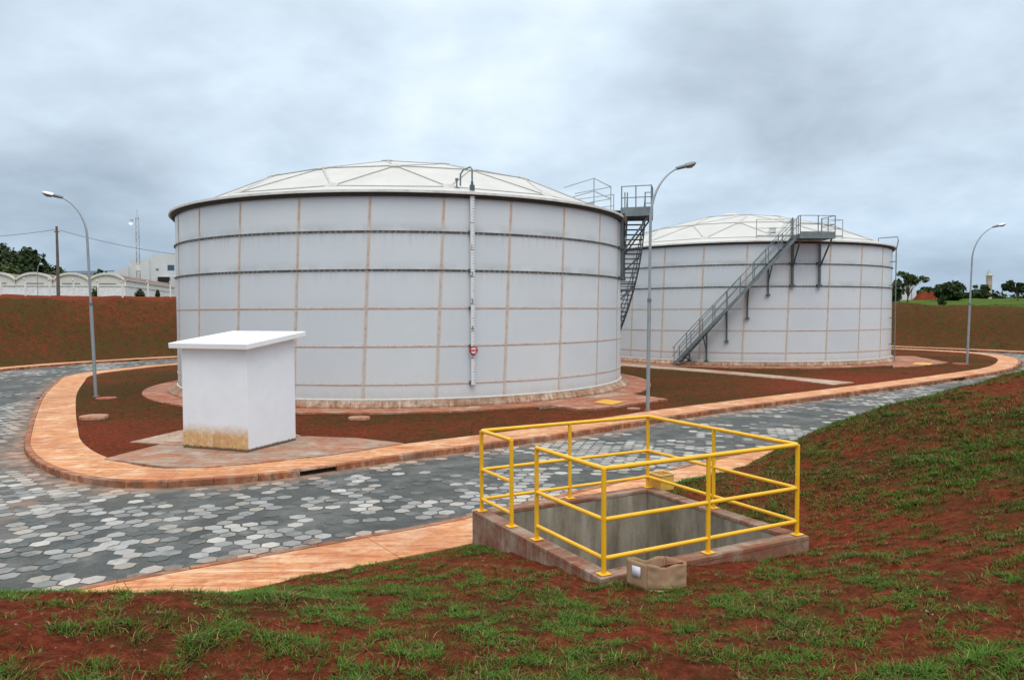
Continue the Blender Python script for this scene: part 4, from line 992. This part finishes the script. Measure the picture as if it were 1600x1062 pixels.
# ---------------------------------------------------------------- trees
def leaf_mat(name, c, var=.45):
    m = Mt(name, .65, 0, .25)
    t = m.attr('tone'); d = tuple(x * (1 - var) for x in c); l = tuple(min(1, x * (1 + var)) for x in c)
    k = m.ramp(t, [(0, d), (.55, c), (1, l)]); m.col(k)
    return m.m
M['leaf_dark'] = leaf_mat('dark foliage', (.026, .046, .010)); M['leaf_mid'] = leaf_mat('mid foliage', (.046, .074, .016)); M['leaf_pale'] = leaf_mat('pale foliage', (.075, .10, .045))
M['bark'] = simple('bark', (.075, .055, .04), .9, 0, .3, 5)
def leaves(name, mat, parent, C, Rr, n, size, seed, flat=.55, loc=None):
    """n small leaf clumps spread through blobs C (centres) with radii Rr"""
    g = np.random.default_rng(seed); C = np.array(C, float); Rr = np.array(Rr, float)
    pr_ = (Rr ** 2).prod(1) ** (1 / 3); k = g.choice(len(C), n, p=pr_ / pr_.sum())
    d = g.normal(size=(n, 3)); d /= np.linalg.norm(d, axis=1)[:, None]; rad = g.random(n) ** .45
    rad *= 1 + .16 * (g.random(n) - .5)
    p = C[k] + d * rad[:, None] * Rr[k]
    nrm = d + g.normal(size=(n, 3)) * .7; nrm /= np.linalg.norm(nrm, axis=1)[:, None]
    a = np.cross(nrm, g.normal(size=(n, 3))); a /= np.linalg.norm(a, axis=1)[:, None]; b = np.cross(nrm, a)
    s = size * (.5 + g.random(n))[:, None]; fl = flat + .4 * g.random(n)[:, None]
    q = np.stack([p - a * s, p - b * s * fl + nrm * s * .15, p + a * s, p + b * s * fl - nrm * s * .1], 1).reshape(-1, 3)
    me = bpy.data.meshes.new(name); me.vertices.add(4 * n); me.vertices.foreach_set('co', q.astype(np.float32).ravel())
    me.loops.add(4 * n); me.loops.foreach_set('vertex_index', np.arange(4 * n, dtype=np.int32)); me.polygons.add(n)
    me.polygons.foreach_set('loop_start', (np.arange(n) * 4).astype(np.int32)); me.polygons.foreach_set('loop_total', np.full(n, 4, np.int32)); me.update(calc_edges=True)
    tone = np.clip(.5 + (g.random(len(C))[k] - .5) * .5 + (g.random(n) - .5) * .6, 0, 1)
    at_ = me.attributes.new('tone', 'FLOAT', 'POINT'); at_.data.foreach_set('value', np.repeat(tone, 4).astype(np.float32))
    me.materials.append(mat); o = bpy.data.objects.new(name, me); COL.objects.link(o)
    if parent: o.parent = parent
    return o
def tree(px, Yd, top, wpx, label, name='tree', kind='dense', mat='leaf_dark', seed=1, grp=None, n=2600, size=None, base_z=None):
    """px: trunk pixel, Yd: distance, top: pixel row of the crown top, wpx: crown width in pixels"""
    b = atY(px, 470, Yd); gz = float(height([b.x], [b.y])[0]) if base_z is None else base_z
    zt = atY(px, top, Yd).z; H = zt - gz; Wd = wpx / F * Yd / 2; g = random.Random(seed)
    t = empty(name, (b.x, b.y, gz - .1), 0, label, 'tree', grp)
    C = []; Rr = []; mb = MB(); size = size or Yd * .0022
    if kind == 'dense':
        tr = max(.12, H * .03); mb.tube([(0, 0, 0), (.1, 0, H * .25), (0, .1, H * .5)], [tr, tr * .8, tr * .5], 8)
        for i in range(18):
            a = g.random() * 2 * PI; r = math.sqrt(g.random()) * .68; hh = .30 + .5 * g.random() * (1 - r * .6)
            c = (Wd * r * math.cos(a), Wd * r * math.sin(a), H * hh); q = Wd * (.26 + .16 * g.random())
            C.append(c); Rr.append((q, q, min(q * .85, H * .24)))
            if i % 3 == 0: mb.tube([(0, .05, H * .3), (c[0] * .5, c[1] * .5, H * .42), c], [tr * .5, tr * .3, tr * .12], 6)
        C += [(0, 0, H * .62), (0, 0, H * .80), (Wd * .25, 0, H * .72), (-Wd * .25, 0, H * .70)]; Rr += [(Wd * .6, Wd * .6, H * .28), (Wd * .36, Wd * .36, H * .19), (Wd * .4, Wd * .4, H * .2), (Wd * .4, Wd * .4, H * .2)]
        C.append((0, 0, H * .25)); Rr.append((Wd * .7, Wd * .7, H * .24))
    else:
        tr = max(.10, H * .022)
        mb.tube([(0, 0, 0), (.05, 0, H * .3)], [tr, tr * .8], 8)
        for i in range(15):
            a = g.random() * 2 * PI; r = .25 + .72 * g.random(); hh = .52 + .42 * g.random() * (1.1 - r * .5)
            c = Vector((Wd * r * math.cos(a), Wd * r * math.sin(a), H * hh)); m_ = Vector((c.x * .35 + g.uniform(-.2, .2), c.y * .35, H * (.3 + hh) * .5))
            mb.tube([(0.05, 0, H * (.16 + .14 * g.random())), m_, c], [tr * .6, tr * .4, tr * .12], 6)
            q = Wd * (.13 + .12 * g.random()); C.append(tuple(c)); Rr.append((q * 1.2, q * 1.2, q * .75))
    mb.build('trunk', M['bark'], t, smooth=60)
    leaves('crown', M[mat], t, C, Rr, n, size, seed)
    return t
G1 = 'big trees behind the white warehouse'
tree(0, 150, 376, 104, 'broad dark tree at the far left edge behind the warehouse', seed=11, grp=G1, n=8500)
tree(44, 158, 384, 92, 'dark tree in the middle of the clump behind the far lamp', seed=12, grp=G1, n=8000)
tree(82, 166, 411, 72, 'lower dark tree at the right end of the clump by the wooden pole', seed=13, grp=G1, n=5200, mat='leaf_dark')
tree(-40, 150, 372, 90, 'tall dark tree beyond the left edge of the clump', seed=14, grp=G1, n=4200)
tree(14, 140, 408, 60, 'mid green lower tree in front of the big dark clump', seed=15, grp=G1, n=3600, mat='leaf_mid')
tree(158, 190, 418, 34, 'small dark round tree behind the blue roofed shed', seed=16, n=1800)
tree(132, 185, 430, 26, 'small bushy tree beside the blue roofed shed', seed=17, n=1300, mat='leaf_mid')
G2 = 'trees beyond the right bank'
tree(1418, 118, 422, 56, 'open branching tree with sparse tufts right of the farther tank', kind='sparse', mat='leaf_mid', seed=21, grp=G2, n=900, size=.22)
tree(1394, 122, 440, 34, 'dark low tree half hidden by the right side of the farther tank', seed=22, grp=G2, n=1800)
tree(1448, 165, 446, 34, 'low rounded tree behind the red earth heap', seed=23, grp=G2, n=1500, mat='leaf_mid')
tree(1487, 135, 438, 54, 'broad round dark tree standing alone on the green field', seed=24, grp=G2, n=4200)
tree(1472, 92, 459, 15, 'small dark sapling at the top edge of the right bank', seed=25, grp=G2, n=700, mat='leaf_dark', size=.10)
tree(1533, 172, 441, 26, 'scraggy pale tree in front of the slim tower', kind='sparse', mat='leaf_mid', seed=26, grp=G2, n=700)
tree(1528, 168, 452, 42, 'low spreading tree at the foot of the slim tower', seed=27, grp=G2, n=1800, mat='leaf_dark')
tree(1590, 120, 436, 46, 'sparse dark tufted tree at the right edge of the photo', kind='sparse', mat='leaf_dark', seed=28, grp=G2, n=1500)
# far wooded skyline
C = []; Rr = []
for i in range(420):
    px = -600 + i * 6.6; Yd = 285 + 30 * random.random(); b = atY(px, 470, Yd); hgt = random.uniform(2.0, 4.2)
    C.append((b.x, b.y, 6.2 + hgt * .3)); Rr.append((random.uniform(2.5, 5), random.uniform(2.5, 5), hgt))
o = leaves('far_woodland', M['leaf_dark'], None, C, Rr, 24000, .75, 77); tag(o, 'dark low line of woodland along the horizon behind the tanks', 'woodland', kind='stuff')
# rough shrubs on the crest and bank tops: stray plants by the warehouse
for i, (px, Yd, top, wp, lb) in enumerate(((148, 74, 446, 14, 'small green bush against the warehouse wall right of the left lamp'), (218, 76, 448, 16, 'dark bush on the bank top below the stepped white building'), (246, 78, 450, 7, 'tiny dark shrub on the bank top near the last fence posts'))):
    b = atY(px, 455, Yd); gz = float(height([b.x], [b.y])[0]); zt = atY(px, top, Yd).z; w_ = wp / F * Yd / 2; H = max(zt - gz, .4)
    t = empty('bush', (b.x, b.y, gz - .05), 0, lb, 'bush', 'bushes on the left bank top')
    MB().tube([(0, 0, 0), (0, 0, H * .5)], .03, 6).build('stem', M['bark'], t)
    leaves('foliage', M['leaf_mid' if i == 0 else 'leaf_dark'], t, [(0, 0, H * .45), (w_ * .4, 0, H * .35), (-w_ * .4, 0, H * .3)], [(w_ * .7, w_ * .7, H * .5), (w_ * .6, w_ * .6, H * .36), (w_ * .6, w_ * .6, H * .32)], 420, .09, 90 + i)

# ---------------------------------------------------------------- left background: fence posts, pole, warehouse, buildings, mast
def crest(px, lo, hi):
    best = None
    for Yd in np.arange(lo, hi, .4):
        b = atY(px, 480, Yd); z = float(look(_GZ, b.x, b.y)); e = (z - EYE) / Yd
        if best is None or e > best[0]: best = (e, Yd, b.x, b.y, z)
    return best
fp = None
for i, px in enumerate((-38, 2, 40.5, 78.5, 116, 154, 192, 232, 267, 304)):
    _, Yd, x, y, z = crest(px, 48, 90); Yd -= .9; b = atY(px, 480, Yd); z = float(height([b.x], [b.y])[0])
    if fp is None:
        fp = empty('fence_post', (b.x, b.y, z), 0); p = fp
        MB().box((0, 0, .62), (.11, .10, 1.30)).build('post', M['white_post'], fp, bevel=.01)
        MB().bar((0, 0, 1.24), (0, -.16, 1.42), .09, .09).build('arm', M['white_post'], fp)
    else: p = copy_tree(fp)
    p.location = (b.x, b.y, z - .02); p.scale = (1, 1, 1)
    tag(p, ['fence post just outside the left edge of the photo', 'fence post at the left edge below the first vault', 'fence post below the valley between the first two vaults', 'fence post just left of the wooden pole', 'fence post between the wooden pole and the left lamp',
            'fence post just right of the left lamp', 'fence post under the right corner of the warehouse gable', 'tall fence post against the brown side roof', 'last visible fence post touching the nearer tank edge', 'fence post hidden behind the left side of the nearer tank'][i],
        'fence post', 'white concrete fence posts along the left bank')
pb = atY(91, 455, 76); gz = float(height([pb.x], [pb.y])[0])
up_ = empty('utility_pole', (pb.x, pb.y, gz - .1), 0, 'tall weathered wooden pole behind the fence at the left', 'utility pole')
topz = atY(91, 352, 76).z - gz
MB().tube([(0, 0, 0), (.02, 0, topz * .5), (0, 0, topz)], [.17, .14, .105], 10).build('pole', M['wood'], up_, smooth=True)
MB().box((0, 0, topz - .55), (.5, .08, .09)).build('crossarm', M['wood'], up_)
MB().tube([(.2, 0, topz - .5), (.2, 0, topz - .32)], .05, 8).build('insulator', M['white_post'], up_); MB().tube([(-.2, 0, topz - .5), (-.2, 0, topz - .32)], .05, 8).build('insulator', M['white_post'], up_)
hk = Vector((pb.x, pb.y, gz + topz - .4))
e1 = atY(-120, 371, 80); e2 = atY(420, 404, 84)
o = MB().tube([hk.lerp(e1, t) - Vector((0, 0, .35 * 4 * t * (1 - t))) for t in np.linspace(0, 1, 12)], .022, 5).tube([hk.lerp(e2, t) - Vector((0, 0, .9 * 4 * t * (1 - t))) for t in np.linspace(0, 1, 16)], .022, 5).build('power_line', M['wire'])
tag(o, 'thin dark cable slung across the sky from the wooden pole', 'cable')
# barrel vaulted warehouse
wall_w = simple('warehouse whitewash', (.76, .76, .77), .85, 0, .06, .8, 0, (.50, .49, .47)); roof_w = simple('old vault roof', (.17, .125, .10), .9, 0, .25, .6); trim_w = simple('vault edge paint', (.62, .61, .56), .7, 0, .06, 1)
wc = atY(196, 487, 130); wz = 2.0
wh_ = empty('warehouse', (wc.x, wc.y, wz), math.atan2(8.8, 38), 'long white warehouse with a row of low barrel vaulted roofs', 'warehouse')
BWd, BL, EH, AH = 5.55, 40, 7.15, 1.05
def arc_pts(x0, x1, z, h, n=14): return [(x0 + (x1 - x0) * i / n, z + h * (1 - (2 * i / n - 1) ** 2) ** .8 if 0 < i < n else z) for i in range(n + 1)]
for k in range(5):
    x1 = -k * BWd; x0 = x1 - BWd
    pr_ = arc_pts(x0 + .1, x1 - .1, EH, AH)
    mb = MB(); n = len(pr_)
    vs = [(x, 0, z) for x, z in pr_] + [(x, BL, z) for x, z in pr_]
    mb.add(vs + [(x, 0, z + .12) for x, z in pr_] + [(x, BL, z + .12) for x, z in pr_], [(i, i + 1, n + i + 1, n + i) for i in range(n - 1)] + [(2 * n + i, 2 * n + i + 1, 3 * n + i + 1, 3 * n + i) for i in range(n - 1)])
    mb.build('roof', roof_w, wh_, smooth=True)
    mb = MB(); vs = []
    for x, z in pr_: vs += [(x, -.25, z - .18), (x, -.25, z + .20), (x, .3, z + .20), (x, .3, z - .18)]
    fs = []
    for i in range(n - 1):
        for q in range(4): fs.append((i * 4 + q, i * 4 + (q + 1) % 4, i * 4 + 4 + (q + 1) % 4, i * 4 + 4 + q))
    fs += [(0, 1, 2, 3), tuple((n - 1) * 4 + q for q in range(4))]
    mb.add(vs, fs).build('vault_edge', trim_w, wh_)
    mb = MB(); vs = [(x, .02, z - .1) for x, z in pr_] + [(x1, .02, EH - 1.4), (x0, .02, EH - 1.4)]; mb.add(vs + [(a, .20, c) for a, b, c in vs], [tuple(range(len(vs))), tuple(range(len(vs), 2 * len(vs)))]).build('gable', trim_w, wh_)
    MB().box(((x0 + x1) / 2, -.03, EH - .62), (BWd * .5, .06, .10)).build('vent_slot', M['lamp_body'], wh_)
    MB().box(((x0 + x1) / 2, -.06, EH - 1.02), (BWd, .14, .08)).build('ledge', trim_w, wh_)
MB().box((-2.5 * BWd, BL / 2, (EH - 1) / 2), (5 * BWd, BL, EH - 1.05)).build('wall', wall_w, wh_)
MB().box((.05, BL / 2, EH - .55), (.2, BL, 1.0)).build('wall', wall_w, wh_)
MB().box((.28, BL / 2, EH + .02), (.40, BL + .2, .16)).build('gutter', trim_w, wh_)
# stepped white building
sb_m = simple('pale render', (.60, .61, .61), .85, 0, .06, .25, 0, (.54, .55, .55), .3)
def zy(py, D): return EYE + (487 - py) / F * D
D = 205; c0 = atY(226, 487, D); sb = empty('stepped_building', (c0.x, D, 3), 0, 'large pale windowless building with stepped roofline behind the warehouse', 'building')
X_ = lambda px: (px - 226) / F * D
for (a, b, p0, p1, dy, nm) in ((179, 202, 423, 414, 0, 'wall'), (202, 233, 405, 403, .6, 'wall'), (233, 282, 396, 394, 1.2, 'wall'), (255, 282, 432, 432, -4, 'annex')):
    z0_, z1_ = zy(p0, D) - 3, zy(p1, D) - 3
    mb = MB(); vs = [(X_(a), dy, 0), (X_(b), dy, 0), (X_(b), dy, z1_), (X_(a), dy, z0_)]; vs += [(x, 22, z) for x, y, z in vs]
    mb.add(vs, [(0, 1, 2, 3), (4, 5, 6, 7), (0, 1, 5, 4), (1, 2, 6, 5), (2, 3, 7, 6), (3, 0, 4, 7)]).build(nm, sb_m, sb)
MB().box((X_(270), -.6, zy(417, D) - 3), (1.7, .3, 1.5)).build('blue_window', simple('blue window', (.04, .08, .14), .3), sb)
MB().box((X_(268), -4.2, zy(436, D) - 3), (3.0, .5, 1.4)).build('opening', M['dark'], sb)
MB().box((X_(244), 1.12, zy(418.5, D) - 3), (.7, .2, .3)).build('wall_lamp', M['lamp_body'], sb)
D = 225; c0 = atY(128, 487, D); bs = empty('blue_roofed_shed', (c0.x, D, 3), 0, 'low pale shed with a thin blue roof behind the vaulted warehouse', 'shed')
MB().box((0, 4, (zy(424, D) - 3) / 2), (9.5, 8, zy(424, D) - 3)).build('wall', sb_m, bs)
zr = zy(422, D) - 3; MB().add([(-5.2, -.8, zr - .25), (5.2, -.8, zr - .25), (5.2, 9, zr + .5), (-5.2, 9, zr + .5), (-5.2, -.8, zr - .05), (5.2, -.8, zr - .05), (5.2, 9, zr + .75), (-5.2, 9, zr + .75)], [(0, 1, 2, 3), (4, 5, 6, 7), (0, 1, 5, 4), (1, 2, 6, 5), (2, 3, 7, 6), (3, 0, 4, 7)]).build('roof', simple('blue sheet roof', (.055, .11, .18), .5), bs)
# lattice mast
D = 190; c0 = atY(217.5, 487, D); mh = zy(327, D) - 3; ms = empty('antenna_mast', (c0.x, D, 3), R_(20), 'slim red and white lattice mast with a dish rising behind the stepped building', 'mast')
mm = Mt('banded mast paint', .6); x, y, z = mm.xyz(); f = mm.math('GREATER_THAN', mm.math('FRACT', mm.math('DIVIDE', z, 5.2)), .5); mm.col(mm.mix(f, (.40, .42, .43), (.30, .22, .21)))
mb = MB(); w0, w1 = .45, .32
for sx_, sy_ in ((1, 1), (1, -1), (-1, 1), (-1, -1)): mb.bar((sx_ * w0, sy_ * w0, 0), (sx_ * w1, sy_ * w1, mh * .93), .07, .07)
nn_ = 30
for i in range(nn_):
    z_a, z_b = mh * .93 * i / nn_, mh * .93 * (i + 1) / nn_; wa = w0 + (w1 - w0) * i / nn_
    sgn = 1 if i % 2 else -1
    for (a, b) in (((-sgn, -1), (sgn, -1)), ((-sgn, 1), (sgn, 1)), ((-1, -sgn), (-1, sgn)), ((1, -sgn), (1, sgn))): mb.bar((a[0] * wa, a[1] * wa, z_a), (b[0] * wa, b[1] * wa, z_b), .045, .045)
mb.build('lattice', mm.m, ms); MB().tube([(0, 0, mh * .92), (0, 0, mh + .2)], .05, 6).build('spike', M['pole'], ms)
o = MB().lathe([(0, 0), (.5, .10), (.8, .35), (.78, .40), (.45, .16), (0, .06)], 20).build('dish', M['lamp_white'], ms, (-1.0, -.4, mh - 3.2), smooth=True); o.rotation_euler = (R_(80), 0, R_(-30))
MB().box((0, -.3, mh * .45), (1.0, .7, 1.4)).build('antenna_panel', M['white_post'], ms)
# distant lamp by the trees
D = 112; c0 = atY(60, 487, D); gz = float(height([c0.x], [c0.y])[0]); t = empty('street_lamp', (c0.x, D, gz - .1), 0, 'tiny distant lamp in front of the dark trees above the warehouse vaults', 'street lamp')
hz_ = zy(409, D) - gz; MB().tube([(0, 0, 0), (0, 0, hz_ - 1.1), (.15, 0, hz_ - .4), (.4, 0, hz_)], .055, 6).build('pole', M['pole'], t); MB().tube([(.4, 0, hz_), (.75, 0, hz_ - .03)], [.1, .13], 8).build('lamp_head', M['lamp_white'], t)

# ---------------------------------------------------------------- right background
D = 150; c0 = atY(1420, 487, D); gz = 5.0; t = empty('white_building', (c0.x, D, gz), R_(8), 'small white building seen through the sparse tree on the right', 'building')
zt_ = zy(447, D) - gz
MB().box((-.6, 3, zt_ / 2), (3.2, 5, zt_)).box((1.35, 3, zt_ * .36), (1.2, 5, zt_ * .72)).build('wall', simple('white render', (.66, .66, .67), .8, 0, .05, .4), t); MB().box((-.6, 3, zt_ + .08), (3.6, 5.4, .16)).build('roof', sb_m, t)
MB().box((-.9, .46, zt_ * .6), (.5, .08, .9)).build('window', M['dark'], t); MB().box((.2, .46, zt_ * .6), (.4, .08, .9)).build('window', M['dark'], t)
D = 148; c0 = atY(1449, 487, D)
mb = MB(); nx, ny = 22, 10
for j in range(ny + 1):
    for i in range(nx + 1):
        u, v = i / nx * 2 - 1, j / ny * 2 - 1; hh = max(0, 1 - abs(u) ** 4) * max(0, 1 - v * v) * 1.5 * (.8 + .4 * random.random()); mb.v.append((u * 2.5, v * 1.8, hh - .05))
for j in range(ny):
    for i in range(nx): mb.f.append((j * (nx + 1) + i, j * (nx + 1) + i + 1, (j + 1) * (nx + 1) + i + 1, (j + 1) * (nx + 1) + i))
o = mb.build('earth_mound', M['soil'], None, (c0.x, D, float(height([c0.x], [D])[0]) - .05), smooth=True); tag(o, kind='structure')
D = 215; c0 = atY(1544.5, 487, D); th = zy(426, D) - 5.5; t = empty('slim_tower', (c0.x, D, 5.5), 0, 'slim cream and rust coloured tower standing among low trees on the right', 'tower')
tw = Mt('tower render', .8); x, y, z = tw.xyz(); tw.col(tw.mix(tw.rng(tw.noise(.5, 4), .4, .62), (.50, .47, .42), (.34, .22, .16)))
MB().box((0, 0, th * .42), (1.1, 1.1, th * .84)).build('shaft', tw.m, t); MB().box((.1, 0, th * .86), (1.5, 1.5, .3)).build('gallery', sb_m, t); MB().box((.1, 0, th * .93), (1.0, 1.0, th * .12)).build('lantern', sb_m, t); MB().tube([(.1, 0, th * .98), (.1, 0, th * 1.06)], .06, 6).build('spike', M['pole'], t)

# ---------------------------------------------------------------- grass
def grass(name, N, xr, yr, dens, hgt, wid, nb, spread, seed, label, cols, keep, far=0):
    g = np.random.default_rng(seed)
    x = g.uniform(*xr, N); y = g.uniform(*yr, N); do = look(_GO, x, y); di = look(_GI, x, y)
    p = dens(x, y, do, di); k = g.random(N) < p; x, y, do, di = x[k], y[k], do[k], di[k]
    n = len(x); cnt = g.integers(nb[0], nb[1], n); sc_t = (.55 + .75 * g.random(n)) * (.7 + .6 * vn(x, y, .8, 90)); idx = np.repeat(np.arange(n), cnt); m_ = len(idx)
    a = g.uniform(0, 2 * PI, m_); r = g.random(m_) ** .6 * spread * sc_t[idx]
    bx, by = x[idx] + r * np.cos(a), y[idx] + r * np.sin(a)
    d2 = look(_GO, bx, by); ok = np.where(di[idx] > 0, True, d2 > 1.36)
    pu, pv = pit_local(bx, by); ok &= np.maximum(abs(pu), abs(pv)) > pit_side / 2 + .03
    bx, by, a, idx, r = bx[ok], by[ok], a[ok], idx[ok], r[ok]; m_ = len(bx)
    bz = look(_GZ, bx, by) - .006
    H = hgt * sc_t[idx] * (.5 + .7 * g.random(m_)); lean = H * (.45 + 1.25 * g.random(m_)); H = H * (1 - .35 * g.random(m_)); a2 = a + g.normal(0, .7, m_)
    dx, dy = np.cos(a2), np.sin(a2); wx_, wy_ = -dy, dx; w = wid * (.6 + .8 * g.random(m_)); tw = g.uniform(-.8, .8, m_)
    wx2, wy2 = wx_ * np.cos(tw) - wy_ * np.sin(tw), wx_ * np.sin(tw) + wy_ * np.cos(tw)
    P = lambda f, hf, ww: np.stack([bx + dx * lean * f + wx2 * w * ww, by + dy * lean * f + wy2 * w * ww, bz + H * hf], -1)
    V = np.stack([P(0, 0, .5), P(0, 0, -.5), P(.30, .62, -.42), P(.30, .62, .42), P(1.0, .88, 0)], 1).reshape(-1, 3)
    me = bpy.data.meshes.new(name); me.vertices.add(5 * m_); me.vertices.foreach_set('co', V.astype(np.float32).ravel())
    li = np.arange(m_)[:, None] * 5 + np.array([0, 1, 2, 3, 3, 2, 4])[None]; me.loops.add(7 * m_); me.loops.foreach_set('vertex_index', li.astype(np.int32).ravel())
    me.polygons.add(2 * m_); ls = np.arange(m_)[:, None] * 7 + np.array([0, 4])[None]; me.polygons.foreach_set('loop_start', ls.astype(np.int32).ravel()); me.polygons.foreach_set('loop_total', np.tile([4, 3], m_).astype(np.int32)); me.update(calc_edges=True)
    cols = np.array(cols); tufttone = g.random(n) ** 1.4 * .7 + vn(x, y, .9, 95) * .3; dry = g.random(m_) < (.06 + .30 * (tufttone[idx] < .18))
    base = cols[0] * (1 - tufttone[idx][:, None]) + cols[1] * tufttone[idx][:, None]; base = base * (.7 + .6 * g.random((m_, 1))); base[dry] = cols[2] * (.6 + .8 * g.random((dry.sum(), 1)))
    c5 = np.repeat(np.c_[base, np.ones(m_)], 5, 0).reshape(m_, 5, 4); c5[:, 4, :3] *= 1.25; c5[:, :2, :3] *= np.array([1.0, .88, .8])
    at_ = me.attributes.new('tint', 'FLOAT_COLOR', 'POINT'); at_.data.foreach_set('color', c5.astype(np.float32).ravel())
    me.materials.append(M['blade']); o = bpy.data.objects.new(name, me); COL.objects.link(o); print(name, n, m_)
    return tag(o, label, 'grass', kind='stuff')
m = Mt('grass blade', .8, 0, .08); m.col(m.attr('tint', 'Color')); M['blade'] = m.m
def near_d(x, y, do, di):
    gn = grassiness(x, y, do, di); f = .10 + .90 * sstep((gn - .33 + (fbm(x, y, .26, 99, 2) - .5) * 2.1) / .34)
    dist = np.hypot(x, y); vis = (abs(x) < y * .86 + 2.0) & (do > 1.37)
    return f * np.clip((5.5 / np.maximum(dist, 2.5)) ** 1.15, 0, 1) * np.where(vis, 1, 0)
COLS = [(.030, .066, .010), (.082, .172, .024), (.22, .15, .07)]
grass('grass', 78000, (-9, 15), (2.8, 13), near_d, .050, .0055, (10, 24), .055, 5, 'green tufts of short grass on the red foreground bank', COLS, None)
def thin_d(x, y, do, di): return np.where((abs(x) < y * .86 + 2) & (do > 1.37), 1, 0) * np.clip((6.5 / np.maximum(np.hypot(x, y), 2.5)) ** 1.0, 0, 1) * (.25 + .75 * vn(x, y, .5, 77))
COLSD = [(.10, .075, .028), (.050, .095, .020), (.20, .12, .06)]
grass('grass', 42000, (-9, 15), (2.8, 15), thin_d, .022, .0048, (4, 9), .075, 15, 'low dry runners and thin stems creeping over the foreground soil', COLSD, None)
def mid_d(x, y, do, di): return sstep((grassiness(x, y, do, di) - .18 + (fbm(x, y, .5, 98, 2) - .5) * 1.2) / .4) * np.where((do > 1.37) & (abs(x) < y * .86 + 2), 1, 0) * .8
grass('grass', 64000, (-9, 22), (9.5, 27), mid_d, .065, .0075, (10, 18), .085, 6, 'grass growing over the crest of the bank at the right of the pit', COLS, None)
def isl_d(x, y, do, di): return sstep((grassiness(x, y, do, di) - .25) / .4) * np.where((di > 1.5) & (np.hypot(x - T1[0], y - T1[1]) > 12.2) & (np.hypot(x - T2[0], y - T2[1]) > 12.2), 1, 0)
COLS2 = [(.040, .062, .012), (.070, .115, .022), (.14, .095, .045)]
grass('grass', 26000, (-25, 39), (16, 70), isl_d, .05, .016, (4, 8), .13, 8, 'short thin turf on the kerbed island around the tanks', COLS2, None)
def bank_d(x, y, do, di): return sstep((grassiness(x, y, do, di) - .2) / .5) * np.where((do > 1.4) & (y > 38), 1, 0) * .8
COLS3 = [(.034, .040, .013), (.050, .075, .018), (.11, .065, .035)]
grass('grass', 30000, (-46, 62), (38, 96), bank_d, .09, .030, (3, 7), .22, 9, 'sparse weeds on the red earth banks behind the road', COLS3, None)
# pebbles and clods in the foreground soil
mb = MB(); g = random.Random(4)
for i in range(1500):
    y = 3 + 9 * g.random() ** 1.2; x = g.uniform(-.75, .75) * (y + 1); 
    if float(look(_GO, x, y)) < 1.45: continue
    pu, pv = pit_local(x, y)
    if max(abs(pu), abs(pv)) < pit_side / 2 + .06: continue
    z = float(look(_GZ, x, y)); r = g.uniform(.005, .016) * (1.6 if g.random() < .06 else 1); a0 = g.random() * PI
    vs = [(x + r * math.cos(a0 + k * PI / 3) * g.uniform(.7, 1.2), y + r * math.sin(a0 + k * PI / 3) * g.uniform(.7, 1.2), z) for k in range(6)]
    vs += [(x + r * .55 * math.cos(a0 + k * PI / 3) * g.uniform(.7, 1.2), y + r * .55 * math.sin(a0 + k * PI / 3), z + r * g.uniform(.5, .9)) for k in range(6)]
    mb.add(vs, [(k, (k + 1) % 6, 6 + (k + 1) % 6, 6 + k) for k in range(6)] + [tuple(range(6, 12))])
pm = Mt('pebbles', .9); pm.col(pm.ramp(pm.noise(3, 2), [(.35, (.12, .035, .018)), (.60, (.22, .075, .04)), (.74, (.40, .30, .24))]))
o = mb.build('pebbles', pm.m); tag(o, 'small stones and clods scattered in the foreground soil', 'pebbles', kind='stuff')
